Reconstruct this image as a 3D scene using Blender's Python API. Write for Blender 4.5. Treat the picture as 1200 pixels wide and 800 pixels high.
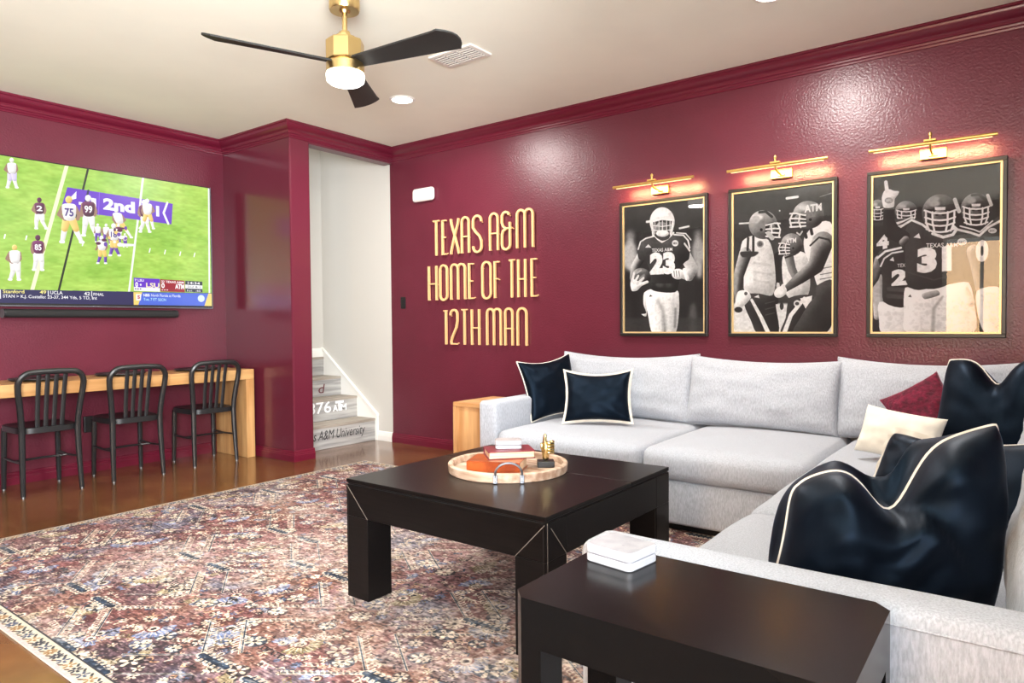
import bpy, bmesh, math, random
import numpy as np
from mathutils import Vector, Matrix, noise as mnoise

# ------------------------------------------------------------------ scene, camera, light
for o in list(bpy.data.objects):
    bpy.data.objects.remove(o)
scene = bpy.context.scene
COL = scene.collection
rnd = random.Random(7)
R = math.radians

YAW, PITCH, ROLL, FPX = 2.21610854, -0.0269264661, -0.0084495547, 804.2478
CAM = Vector((5.7398, -4.4875, 1.1147))
fw = Vector((math.cos(YAW)*math.cos(PITCH), math.sin(YAW)*math.cos(PITCH), math.sin(PITCH)))
r0 = Vector((math.sin(YAW), -math.cos(YAW), 0.0))
u0 = r0.cross(fw)
cr, sr = math.cos(ROLL), math.sin(ROLL)
rr = cr*r0 + sr*u0
uu = -sr*r0 + cr*u0
cam_data = bpy.data.cameras.new('camera')
cam = bpy.data.objects.new('camera', cam_data)
COL.objects.link(cam)
m3 = Matrix((rr, uu, -fw)).transposed()
cam.matrix_world = Matrix.Translation(CAM) @ m3.to_4x4()
cam_data.sensor_width = 36.0
cam_data.lens = FPX/1200*36.0
cam_data.clip_start = 0.02
scene.camera = cam

scene.view_settings.view_transform = 'Standard'
scene.view_settings.look = 'None'
scene.view_settings.gamma = 1.0
scene.view_settings.use_curve_mapping = False
scene.view_settings.exposure = 0.25
scene.cycles.use_denoising = True
scene.cycles.max_bounces = 10
scene.cycles.diffuse_bounces = 5
scene.cycles.sample_clamp_indirect = 6.0

world = bpy.data.worlds.new('sky')
scene.world = world
world.use_nodes = True
wn = world.node_tree
bg = wn.nodes['Background']
sky = wn.nodes.new('ShaderNodeTexSky')
sky.sky_type = 'NISHITA'
sky.sun_disc = False
sky.sun_elevation = R(42)
sky.sun_rotation = R(200)
wn.links.new(sky.outputs[0], bg.inputs[0])
bg.inputs[1].default_value = 0.25

def area_light(name, loc, aim, sx, sy, power, color, shape='RECTANGLE', spread=180):
    d = bpy.data.lights.new(name, 'AREA')
    d.shape = shape
    d.size = sx
    d.size_y = sy
    d.energy = power
    d.color = color
    d.spread = R(spread)
    o = bpy.data.objects.new(name, d)
    COL.objects.link(o)
    o.location = loc
    o.rotation_euler = (Vector(aim) - Vector(loc)).to_track_quat('-Z', 'Y').to_euler()
    return o

DAY = (0.80, 0.90, 1.0)
# daylight just outside the window of the near wall (right of the camera) and the glazed rear door;
# an added fill light at the window, aimed upwards, brightens the ceiling
area_light('daylight_window', (6.70, -5.35, 1.55), (2.6, -2.4, 1.3), 2.5, 1.45, 62, DAY)
area_light('ceiling_fill', (6.72, -5.35, 1.50), (3.0, -3.4, 3.3), 2.5, 1.45, 460, (0.93, 0.97, 1.0), spread=125)
area_light('daylight_door', (5.20, -7.20, 1.15), (4.6, 0, 1.0), 0.85, 2.1, 82, (1.0, 0.58, 0.27))
# unseen lamp added to light the stairwell behind the opening
area_light('stair_fill', (0.35, -0.45, 3.85), (0.35, -0.4, 0), 0.5, 0.5, 4, (1.0, 0.95, 0.88))

# ------------------------------------------------------------------ helpers
def link(o):
    COL.objects.link(o)
    return o

def wloc(o):
    v = Vector((0, 0, 0))
    while o:
        v = v + Vector(o.location)
        o = o.parent
    return v

def empty(name, loc):
    o = bpy.data.objects.new(name, None)
    o.empty_display_size = 0.1
    o.location = loc
    return link(o)

def tag(o, label=None, cat=None, group=None, kind=None):
    if label: o['label'] = label
    if cat: o['category'] = cat
    if group: o['group'] = group
    if kind: o['kind'] = kind
    return o

class MB:
    """collects shapes in world coordinates; build() links them as one mesh object"""
    def __init__(self):
        self.bm = bmesh.new()
    def box(self, x0, x1, y0, y1, z0, z1, bev=0.0, seg=2, M=None):
        t = bmesh.new()
        bmesh.ops.create_cube(t, size=1.0)
        for v in t.verts:
            v.co = Vector(((x0+x1)/2 + v.co.x*(x1-x0), (y0+y1)/2 + v.co.y*(y1-y0), (z0+z1)/2 + v.co.z*(z1-z0)))
        if bev > 0:
            bmesh.ops.bevel(t, geom=list(t.edges), offset=bev, segments=seg, affect='EDGES', profile=0.5)
        if M is not None:
            bmesh.ops.transform(t, matrix=M, verts=t.verts)
        self.add(t)
        return self
    def add(self, t):
        me = bpy.data.meshes.new('tmp')
        t.to_mesh(me)
        t.free()
        self.bm.from_mesh(me)
        bpy.data.meshes.remove(me)
        return self
    def mesh(self, verts, faces, M=None):
        vs = [self.bm.verts.new(M @ Vector(v) if M is not None else v) for v in verts]
        for f in faces:
            try:
                self.bm.faces.new([vs[i] for i in f])
            except ValueError:
                pass
        return self
    def lathe(self, prof, c=(0, 0, 0), n=32, M=None, phase=0.0, caps=True):
        """prof: list of (r, z); axis z through c"""
        verts, faces = [], []
        m = len(prof)
        for i in range(n):
            a = 2*math.pi*i/n + phase
            for (r_, z_) in prof:
                verts.append((c[0]+r_*math.cos(a), c[1]+r_*math.sin(a), c[2]+z_))
        for i in range(n):
            j = (i+1) % n
            for k in range(m-1):
                faces.append((i*m+k, j*m+k, j*m+k+1, i*m+k+1))
        if caps and prof[0][0] > 1e-6:
            faces.append([i*m for i in range(n)][::-1])
        if caps and prof[-1][0] > 1e-6:
            faces.append([i*m+m-1 for i in range(n)])
        return self.mesh(verts, faces, M)
    def tube(self, pts, r, n=10, closed=False, flat=1.0, up=None):
        """sweep of a round (or flattened) section along pts; r number or list"""
        pts = [Vector(p) for p in pts]
        L = len(pts)
        rs = r if isinstance(r, (list, tuple)) else [r]*L
        verts, faces = [], []
        prev = None
        for i, p in enumerate(pts):
            if closed:
                t = (pts[(i+1) % L] - pts[i-1])
            else:
                t = pts[min(i+1, L-1)] - pts[max(i-1, 0)]
            t.normalize()
            if prev is None:
                ref = Vector(up) if up is not None else (Vector((0, 0, 1)) if abs(t.z) < 0.9 else Vector((1, 0, 0)))
                a = t.cross(ref).normalized()
            else:
                a = (prev - t*prev.dot(t)).normalized()
            prev = a
            b = t.cross(a)
            for k in range(n):
                w = 2*math.pi*k/n
                verts.append(p + a*(math.cos(w)*rs[i]) + b*(math.sin(w)*rs[i]*flat))
        for i in range(L if closed else L-1):
            j = (i+1) % L
            for k in range(n):
                l = (k+1) % n
                faces.append((i*n+k, i*n+l, j*n+l, j*n+k))
        if not closed:
            faces.append(list(range(n))[::-1])
            faces.append([(L-1)*n+k for k in range(n)])
        return self.mesh(verts, faces)
    def prism(self, poly, axis, a0, a1):
        """polygon in the two other axes extruded along axis"""
        n = len(poly)
        def P(q, a):
            return {'x': (a, q[0], q[1]), 'y': (q[0], a, q[1]), 'z': (q[0], q[1], a)}[axis]
        verts = [P(q, a0) for q in poly] + [P(q, a1) for q in poly]
        faces = [list(range(n))[::-1], [n+i for i in range(n)]]
        faces += [(i, (i+1) % n, n+(i+1) % n, n+i) for i in range(n)]
        return self.mesh(verts, faces)
    def build(self, name, mat, parent=None, smooth=False, origin=None, angle=35):
        bmesh.ops.remove_doubles(self.bm, verts=self.bm.verts, dist=2e-5)
        bmesh.ops.recalc_face_normals(self.bm, faces=self.bm.faces)
        off = wloc(parent) if parent is not None else Vector(origin or (0, 0, 0))
        if off.length > 0:
            bmesh.ops.translate(self.bm, vec=-off, verts=self.bm.verts)
        me = bpy.data.meshes.new(name)
        self.bm.to_mesh(me)
        self.bm.free()
        me.materials.append(mat)
        if smooth:
            me.polygons.foreach_set('use_smooth', [True]*len(me.polygons))
            try:
                me.set_sharp_from_angle(angle=R(angle))
            except Exception:
                pass
        o = bpy.data.objects.new(name, me)
        if parent is not None:
            o.parent = parent
        else:
            o.location = off
        return link(o)

def copy_tree(o, parent=None):
    c = o.copy()
    link(c)
    if parent is not None:
        c.parent = parent
    for ch in [x for x in bpy.data.objects if x.parent == o]:
        copy_tree(ch, c)
    return c

# ------------------------------------------------------------------ materials
def srgb(r, g, b):
    f = lambda c: (c/255/12.92) if c/255 <= 0.04045 else ((c/255+0.055)/1.055)**2.4
    return (f(r), f(g), f(b), 1.0)

def new_mat(name):
    m = bpy.data.materials.new(name)
    m.use_nodes = True
    nt = m.node_tree
    return m, nt, nt.nodes['Principled BSDF']

def mat(name, col, rough=0.5, metal=0.0, var=0.0, vscale=8.0, stretch=(1, 1, 1), bump=0.0, bscale=60.0,
        bdetail=2.0, spec=0.5, coat=0.0, sheen=0.0, sheen_tint=None, col2=None, emit=0.0, bdist=0.002, aniso=0.0):
    m, nt, p = new_mat(name)
    L = nt.links.new
    p.inputs['Base Color'].default_value = col
    p.inputs['Roughness'].default_value = rough
    p.inputs['Metallic'].default_value = metal
    p.inputs['Specular IOR Level'].default_value = spec
    p.inputs['Coat Weight'].default_value = coat
    p.inputs['Coat Roughness'].default_value = 0.08
    p.inputs['Sheen Weight'].default_value = sheen
    p.inputs['Sheen Roughness'].default_value = 0.35
    if sheen_tint: p.inputs['Sheen Tint'].default_value = sheen_tint
    if emit > 0:
        p.inputs['Emission Color'].default_value = col
        p.inputs['Emission Strength'].default_value = emit
    tc = nt.nodes.new('ShaderNodeTexCoord')
    mp = nt.nodes.new('ShaderNodeMapping')
    mp.inputs['Scale'].default_value = stretch
    L(tc.outputs['Object'], mp.inputs['Vector'])
    if var > 0 or col2 is not None:
        nz = nt.nodes.new('ShaderNodeTexNoise')
        nz.inputs['Scale'].default_value = vscale
        nz.inputs['Detail'].default_value = 6
        L(mp.outputs[0], nz.inputs['Vector'])
        mx = nt.nodes.new('ShaderNodeMix')
        mx.data_type = 'RGBA'
        c2 = col2 if col2 is not None else tuple(c*(1-var) for c in col[:3]) + (1.0,)
        c1 = col if col2 is not None else tuple(min(1, c*(1+var)) for c in col[:3]) + (1.0,)
        mx.inputs['A'].default_value = c1
        mx.inputs['B'].default_value = c2
        rp = nt.nodes.new('ShaderNodeValToRGB')
        rp.color_ramp.elements[0].position = 0.36
        rp.color_ramp.elements[1].position = 0.64
        L(nz.outputs['Fac'], rp.inputs['Fac'])
        L(rp.outputs['Color'], mx.inputs['Factor'])
        L(mx.outputs['Result'], p.inputs['Base Color'])
    if bump > 0:
        nb = nt.nodes.new('ShaderNodeTexNoise')
        nb.inputs['Scale'].default_value = bscale
        nb.inputs['Detail'].default_value = bdetail
        L(mp.outputs[0], nb.inputs['Vector'])
        bp = nt.nodes.new('ShaderNodeBump')
        bp.inputs['Strength'].default_value = bump
        bp.inputs['Distance'].default_value = bdist
        L(nb.outputs['Fac'], bp.inputs['Height'])
        L(bp.outputs[0], p.inputs['Normal'])
    return m

def glass_mat(name, ior=1.45, tint=(1, 1, 1, 1), rough=0.0):
    m = bpy.data.materials.new(name)
    m.use_nodes = True
    nt = m.node_tree
    nt.nodes.clear()
    out = nt.nodes.new('ShaderNodeOutputMaterial')
    mx = nt.nodes.new('ShaderNodeMixShader')
    tr = nt.nodes.new('ShaderNodeBsdfTransparent')
    tr.inputs[0].default_value = tint
    gl = nt.nodes.new('ShaderNodeBsdfGlossy')
    gl.inputs['Roughness'].default_value = rough
    fr = nt.nodes.new('ShaderNodeFresnel')
    fr.inputs['IOR'].default_value = ior
    nt.links.new(fr.outputs[0], mx.inputs[0])
    nt.links.new(tr.outputs[0], mx.inputs[1])
    nt.links.new(gl.outputs[0], mx.inputs[2])
    nt.links.new(mx.outputs[0], out.inputs[0])
    return m

def glow_mat(name, col, strength):
    m = bpy.data.materials.new(name)
    m.use_nodes = True
    nt = m.node_tree
    nt.nodes.clear()
    out = nt.nodes.new('ShaderNodeOutputMaterial')
    e = nt.nodes.new('ShaderNodeEmission')
    e.inputs[0].default_value = col
    e.inputs[1].default_value = strength
    nt.links.new(e.outputs[0], out.inputs[0])
    return m

def wood_mat(name, c1, c2, axis, rough=0.4, scale=6.0, coat=0.0):
    s = {'x': (0.25, 3, 3), 'y': (3, 0.25, 3), 'z': (3, 3, 0.25)}[axis]
    return mat(name, c1, rough=rough, col2=c2, vscale=scale, stretch=s, bump=0.15, bscale=scale*4, coat=coat, bdist=0.001)

MAROON = srgb(92, 31, 46)
M_wall = mat('maroon_wall_paint', MAROON, rough=0.33, var=0.05, vscale=3, bump=0.55, bscale=80, bdetail=1.5, bdist=0.0035, spec=0.5)
M_closet = mat('maroon_smooth_wall_paint', MAROON, rough=0.20, bump=0.15, bscale=30, bdist=0.001, spec=0.5)
M_trim = mat('maroon_trim_paint', srgb(98, 22, 42), rough=0.27, spec=0.5)
M_ceil = mat('cream_ceiling_paint', srgb(240, 238, 222), rough=0.8, var=0.02, vscale=2, bump=0.25, bscale=9, bdetail=3, bdist=0.004)
M_white = mat('white_wall_paint', srgb(200, 197, 190), rough=0.6, bump=0.15, bscale=60, bdist=0.002)
M_whitetrim = mat('white_trim_paint', srgb(236, 234, 228), rough=0.35)
M_floor = mat('stained_concrete', srgb(122, 82, 48), rough=0.18, col2=srgb(94, 60, 33), vscale=2.2, bump=0.05, bscale=14, bdist=0.002, coat=0.25)
M_black_wood = mat('black_stained_wood', (0.0038, 0.0034, 0.0034, 1), rough=0.28, col2=(0.0066, 0.0052, 0.0050, 1), vscale=14, stretch=(0.6, 9, 9), bump=0.12, bscale=50, bdist=0.001, spec=0.14)
M_black_lam = mat('black_satin_lacquer', (0.0040, 0.0040, 0.0042, 1), rough=0.2, bump=0.02, bscale=300, bdist=0.0005, spec=0.14)
M_groove = mat('dark_joint', (0.002, 0.002, 0.002, 1), rough=0.6)
M_seam = mat('pale_mitre_line', srgb(120, 112, 104), rough=0.5)
M_fabric = mat('light_grey_chenille', srgb(186, 190, 198), rough=0.92, col2=srgb(160, 164, 172), vscale=150, stretch=(1.6, 1.6, 0.35), bump=0.5, bscale=260, bdetail=3, bdist=0.003, spec=0.2, sheen=0.25)
M_velvet = mat('navy_black_velvet', (0.0016, 0.0024, 0.0042, 1), rough=0.55, var=0.25, vscale=9, bump=0.10, bscale=60, bdist=0.003, spec=0.09, sheen=0.05, sheen_tint=(0.18, 0.42, 1.0, 1))
_v = M_velvet.node_tree.nodes['Principled BSDF']
_v.inputs['Specular Tint'].default_value = (0.35, 0.6, 1.0, 1)
_v.inputs['Specular IOR Level'].default_value = 0.20
_v.inputs['Roughness'].default_value = 0.47
M_pipe = mat('cream_piping', srgb(226, 219, 206), rough=0.8)
M_cream = mat('cream_linen', srgb(232, 226, 212), rough=0.9, var=0.05, vscale=20, bump=0.3, bscale=200, bdist=0.001)
M_burg = mat('burgundy_plush', srgb(112, 12, 46), rough=0.9, col2=srgb(70, 4, 26), vscale=40, bump=0.9, bscale=70, bdist=0.006, sheen=0.5, sheen_tint=(1, 0.4, 0.55, 1))
M_metalblk = mat('black_powder_coated_metal', (0.013, 0.0135, 0.0145, 1), rough=0.33, bump=0.05, bscale=120, bdist=0.0006)
M_glide = mat('steel_glide', (0.16, 0.16, 0.16, 1), rough=0.5, metal=1)
M_brass = mat('brushed_brass', srgb(210, 182, 126), rough=0.3, metal=1.0, bump=0.04, bscale=150, stretch=(1, 1, 0.1), bdist=0.0005)
M_brass_satin = mat('satin_brass', srgb(228, 190, 112), rough=0.35, metal=0.85)
M_blade = mat('matte_black_blade', (0.012, 0.012, 0.0115, 1), rough=0.5)
M_oak_y = wood_mat('oak_board', srgb(202, 158, 104), srgb(170, 122, 72), 'y')
M_oak_z = wood_mat('oak_upright', srgb(202, 158, 104), srgb(170, 122, 72), 'z')
M_acacia = wood_mat('acacia_board', srgb(216, 170, 118), srgb(180, 130, 82), 'z', scale=5)
M_acacia_x = wood_mat('acacia_top', srgb(216, 170, 118), srgb(180, 130, 82), 'x', scale=5)
M_tray = wood_mat('whitewashed_wood', srgb(200, 176, 154), srgb(154, 120, 96), 'x', rough=0.6, scale=12)
M_steel = mat('galvanised_steel', srgb(138, 142, 150), rough=0.35, metal=0.9)
M_marble = mat('white_marble', srgb(190, 191, 196), rough=0.22, col2=srgb(170, 172, 178), vscale=18, coat=0.2)
M_marblefleck = mat('grey_marble_fleck', srgb(120, 120, 126), rough=0.3)
M_letter = mat('gold_sign_acrylic', srgb(240, 194, 136), rough=0.35, metal=0.1)
M_frame = mat('black_frame_wood', (0.012, 0.010, 0.009, 1), rough=0.35)
M_fillet = mat('pale_gold_fillet', srgb(226, 198, 146), rough=0.35, metal=0.4)
M_plastic_w = mat('white_plastic', srgb(236, 233, 228), rough=0.4)
M_plastic_b = mat('black_plastic', (0.012, 0.012, 0.013, 1), rough=0.35)
M_grill = mat('black_speaker_cloth', (0.008, 0.008, 0.008, 1), rough=0.8)
M_gold = mat('polished_gold', srgb(234, 216, 160), rough=0.24, metal=1.0)
M_book_brown = mat('brown_leather', srgb(166, 78, 30), rough=0.28, col2=srgb(126, 48, 16), vscale=14, bump=0.2, bscale=90)
M_book_red = mat('maroon_book_cloth', srgb(112, 20, 40), rough=0.4)
M_pages = mat('cream_pages', srgb(232, 206, 172), rough=0.8, col2=srgb(206, 176, 140), vscale=30, stretch=(0.2, 0.2, 14))
M_plank = mat('whitewashed_plank', srgb(180, 178, 174), rough=0.6, col2=srgb(142, 140, 138), vscale=7, stretch=(3, 0.35, 5))
M_tread = mat('grey_plank_tread', srgb(178, 170, 158), rough=0.6, col2=srgb(142, 132, 120), vscale=7, stretch=(4, 0.3, 3))
M_ink_black = mat('black_ink', (0.012, 0.012, 0.013, 1), rough=0.6)
M_ink_white = mat('white_ink', srgb(245, 245, 245), rough=0.6)
M_ink_maroon = mat('maroon_ink', srgb(92, 18, 34), rough=0.6)
M_glass = glass_mat('picture_glass', 1.5)
M_window_glass = glass_mat('window_glass', 1.3)
M_lamp = glow_mat('warm_white_lamp', (1.0, 0.95, 0.86, 1), 20)
M_fan_lamp = glow_mat('fan_lamp_glass', (1.0, 0.97, 0.90, 1), 4)
M_lamp_strip = glow_mat('warm_lamp_strip', (1.0, 0.62, 0.30, 1), 2.5)
M_fence = mat('tan_fence_wood', srgb(190, 150, 110), rough=0.8, var=0.1, vscale=4)
M_ground = mat('dry_ground', srgb(170, 150, 120), rough=0.9, var=0.15, vscale=3)
M_vent = mat('white_vent_metal', srgb(230, 226, 218), rough=0.5)
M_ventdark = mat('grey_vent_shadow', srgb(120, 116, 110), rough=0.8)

# ------------------------------------------------------------------ flat prints computed with numpy
def blur(a, r):
    r = int(max(1, r))
    for ax in (0, 1):
        for _ in range(2):
            pad = [(0, 0)]*a.ndim
            pad[ax] = (r+1, r)
            c = np.cumsum(np.pad(a, pad, mode='edge'), axis=ax, dtype=np.float64)
            n = a.shape[ax]
            hi = np.take(c, np.arange(2*r+1, 2*r+1+n), axis=ax)
            lo = np.take(c, np.arange(0, n), axis=ax)
            a = ((hi-lo)/(2*r+1)).astype(np.float32)
    return a

def vnoise(h, w, cy, cx, rs):
    g = rs.rand(cy+2, cx+2).astype(np.float32)
    y = np.linspace(0, cy, h, dtype=np.float32)
    x = np.linspace(0, cx, w, dtype=np.float32)
    yi, xi = y.astype(int), x.astype(int)
    fy, fx = (y-yi)[:, None], (x-xi)[None, :]
    fy, fx = fy*fy*(3-2*fy), fx*fx*(3-2*fx)
    a, b = g[yi][:, xi], g[yi][:, xi+1]
    c, d = g[yi+1][:, xi], g[yi+1][:, xi+1]
    return (a*(1-fx)+b*fx)*(1-fy) + (c*(1-fx)+d*fx)*fy

def fbm(h, w, cy, cx, rs, octv=4):
    s, amp, tot = 0, 1.0, 0
    for k in range(octv):
        s = s + amp*vnoise(h, w, min(cy*2**k, h), min(cx*2**k, w), rs)
        tot += amp
        amp *= 0.55
    return s/tot

_glyph = {}
def text_tris(s, bold=0.0):
    """triangles of a line of text in the built-in font; cap height about 0.7, x from 0"""
    k = (s, bold)
    if k not in _glyph:
        cu = bpy.data.curves.new('t', 'FONT')
        cu.body = s
        cu.offset = bold
        cu.resolution_u = 3
        ob = bpy.data.objects.new('t', cu)
        me = bpy.data.meshes.new_from_object(ob)
        me.calc_loop_triangles()
        v = np.array([x.co[:2] for x in me.vertices], dtype=np.float32).reshape(-1, 2)
        t = np.array([x.vertices[:] for x in me.loop_triangles], dtype=int).reshape(-1, 3)
        bpy.data.objects.remove(ob)
        bpy.data.curves.remove(cu)
        bpy.data.meshes.remove(me)
        if len(v):
            v[:, 0] -= v[:, 0].min()
        _glyph[k] = (v, t)
    return _glyph[k]

class Art:
    def __init__(self, W, H, src, base=0.2):
        self.W, self.H = W, H
        self.im = np.zeros((H, W, 3), np.float32) + np.array(base, np.float32)
        dst = [(0, 0), (W, 0), (W, H), (0, H)]
        A, b = [], []
        for (x, y), (X, Y) in zip(src, dst):
            A.append([x, y, 1, 0, 0, 0, -X*x, -X*y]); b.append(X)
            A.append([0, 0, 0, x, y, 1, -Y*x, -Y*y]); b.append(Y)
        self.h = np.append(np.linalg.solve(np.array(A, float), np.array(b, float)), 1).reshape(3, 3)
        d = np.array(src, float)
        self.k = math.sqrt(W*H/(0.5*abs(np.dot(d[:, 0], np.roll(d[:, 1], 1))-np.dot(d[:, 1], np.roll(d[:, 0], 1)))))
    def T(self, pts):
        p = np.array(pts, float).reshape(-1, 2)
        q = np.c_[p, np.ones(len(p))] @ self.h.T
        return q[:, :2]/q[:, 2:]
    def _bb(self, p, m):
        x0, y0 = np.floor(p.min(0)-m).astype(int)
        x1, y1 = np.ceil(p.max(0)+m).astype(int)+1
        return max(0, x0), max(0, y0), min(self.W, x1), min(self.H, y1)
    def paint(self, bb, mask, tone, shade=0.0, alpha=1.0, soft=0, lx=-0.6, ly=-0.8):
        x0, y0, x1, y1 = bb
        if x1 <= x0 or y1 <= y0: return
        if soft: mask = blur(mask, soft*self.k)
        col = np.zeros((y1-y0, x1-x0, 3), np.float32) + np.array(tone, np.float32)
        if shade:
            r = max(2, 0.16*min(x1-x0, y1-y0))
            mb = blur(mask, r)
            gy, gx = np.gradient(mb)
            g = (gx*lx + gy*ly)*r*2.2
            col = col + shade*np.clip(-g, -1, 1)[..., None]
        a = (mask*alpha)[..., None]
        self.im[y0:y1, x0:x1] = self.im[y0:y1, x0:x1]*(1-a) + col*a
    def fillpoly(self, p, bb):
        x0, y0, x1, y1 = bb
        xs = np.arange(x0, x1)+0.5
        m = np.zeros((max(0, y1-y0), max(0, x1-x0)), bool)
        n = len(p)
        for i in range(n):
            (ax, ay), (bx, by) = p[i], p[(i+1) % n]
            if ay == by: continue
            if ay > by: ax, ay, bx, by = bx, by, ax, ay
            r0_, r1_ = max(y0, int(math.ceil(ay-0.5))), min(y1, int(math.ceil(by-0.5)))
            if r1_ <= r0_: continue
            ys = np.arange(r0_, r1_)+0.5
            xc = ax+(ys-ay)*(bx-ax)/(by-ay)
            m[r0_-y0:r1_-y0] ^= xs[None, :] > xc[:, None]
        return m.astype(np.float32)
    def poly(self, pts, tone, smooth=True, **kw):
        p = np.array(pts, float).reshape(-1, 2)
        if smooth and len(p) > 3:
            q, n = [], len(p)
            for i in range(n):
                p0, p1, p2, p3 = p[i-1], p[i], p[(i+1) % n], p[(i+2) % n]
                for t in (0, .25, .5, .75):
                    q.append(0.5*((2*p1)+(-p0+p2)*t+(2*p0-5*p1+4*p2-p3)*t*t+(-p0+3*p1-3*p2+p3)*t**3)*0.75 + 0.25*(p1*(1-t)+p2*t))
            p = np.array(q)
        p = self.T(p)
        bb = self._bb(p, 2+2*kw.get('soft', 0)*self.k)
        self.paint(bb, self.fillpoly(p, bb), tone, **kw)
    def limb(self, pts, radii, tone, **kw):
        p = self.T(pts)
        rs = np.array(radii if isinstance(radii, (list, tuple)) else [radii]*len(p), float)*self.k
        bb = self._bb(p, rs.max()+2+2*kw.get('soft', 0)*self.k)
        x0, y0, x1, y1 = bb
        if x1 <= x0 or y1 <= y0: return
        X, Y = np.meshgrid(np.arange(x0, x1)+0.5, np.arange(y0, y1)+0.5)
        d = np.full(X.shape, 1e9)
        for i in range(max(1, len(p)-1)):
            a, b = p[i], p[min(i+1, len(p)-1)]
            v = b-a
            t = np.clip(((X-a[0])*v[0]+(Y-a[1])*v[1])/max(1e-6, v@v), 0, 1)
            d = np.minimum(d, np.hypot(X-a[0]-t*v[0], Y-a[1]-t*v[1])-(rs[i]*(1-t)+rs[min(i+1, len(p)-1)]*t))
        self.paint(bb, np.clip(0.5-d, 0, 1).astype(np.float32), tone, **kw)
    def ell(self, cx, cy, rx, ry, tone, rot=0.0, **kw):
        a = np.linspace(0, 2*math.pi, 40, endpoint=False)
        c, s = math.cos(R(rot)), math.sin(R(rot))
        x, y = rx*np.cos(a), ry*np.sin(a)
        self.poly(np.c_[cx+x*c-y*s, cy+x*s+y*c], tone, smooth=False, **kw)
    def text(self, s, x0, y0, x1, y1, h, tone, bold=0.0, shear=0.0, **kw):
        """text from baseline point (x0,y0) to (x1,y1), cap height h upwards"""
        v, t = text_tris(s, bold)
        if not len(v): return
        w = v[:, 0].max()
        px = x0+(x1-x0)*v[:, 0]/w + shear*v[:, 1]/0.7*h
        py = y0+(y1-y0)*v[:, 0]/w - v[:, 1]/0.7*h
        p = self.T(np.c_[px, py])
        bb = self._bb(p, 2)
        bx0, by0, bx1, by1 = bb
        if bx1 <= bx0 or by1 <= by0: return
        m = np.zeros((by1-by0, bx1-bx0), np.float32)
        for tri in t:
            q = p[tri]
            b2 = self._bb(q, 0)
            if b2[2] <= b2[0] or b2[3] <= b2[1]: continue
            m[b2[1]-by0:b2[3]-by0, b2[0]-bx0:b2[2]-bx0] = np.maximum(m[b2[1]-by0:b2[3]-by0, b2[0]-bx0:b2[2]-bx0], self.fillpoly(q, b2))
        self.paint(bb, m, tone, **kw)
    def image(self, name, half=False):
        a = np.clip(self.im, 0, 1)
        if half:
            a = (a[0::2, 0::2]+a[1::2, 0::2]+a[0::2, 1::2]+a[1::2, 1::2])/4
        h, w = a.shape[:2]
        img = bpy.data.images.new(name, w, h)
        px = np.ones((h, w, 4), np.float32)
        px[..., :3] = a[::-1]
        img.pixels.foreach_set(px.ravel())
        img.update()
        img.pack()
        return img

def image_mat(name, img, rough=0.5, emit=0.0, bump=0.0):
    m, nt, p = new_mat(name)
    ti = nt.nodes.new('ShaderNodeTexImage')
    ti.image = img
    ti.extension = 'EXTEND'
    if emit > 0:
        p.inputs['Base Color'].default_value = (0.01, 0.01, 0.01, 1)
        nt.links.new(ti.outputs[0], p.inputs['Emission Color'])
        p.inputs['Emission Strength'].default_value = emit
    else:
        nt.links.new(ti.outputs[0], p.inputs['Base Color'])
    p.inputs['Roughness'].default_value = rough
    if bump > 0:
        nz = nt.nodes.new('ShaderNodeTexNoise')
        nz.inputs['Scale'].default_value = 500
        tc = nt.nodes.new('ShaderNodeTexCoord')
        nt.links.new(tc.outputs['Object'], nz.inputs['Vector'])
        bp = nt.nodes.new('ShaderNodeBump')
        bp.inputs['Strength'].default_value = bump
        bp.inputs['Distance'].default_value = 0.002
        nt.links.new(nz.outputs['Fac'], bp.inputs['Height'])
        nt.links.new(bp.outputs[0], p.inputs['Normal'])
    return m

def quad(name, pts, mat_, parent=None):
    """single face with 0..1 uv, points: bottom-left, bottom-right, top-right, top-left"""
    off = wloc(parent) if parent is not None else Vector((0, 0, 0))
    me = bpy.data.meshes.new(name)
    me.from_pydata([Vector(p)-off for p in pts], [], [(0, 1, 2, 3)])
    uv = me.uv_layers.new(name='uv')
    for i, c in enumerate(((0, 0), (1, 0), (1, 1), (0, 1))):
        uv.data[i].uv = c
    me.materials.append(mat_)
    o = bpy.data.objects.new(name, me)
    if parent is not None: o.parent = parent
    return link(o)

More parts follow.
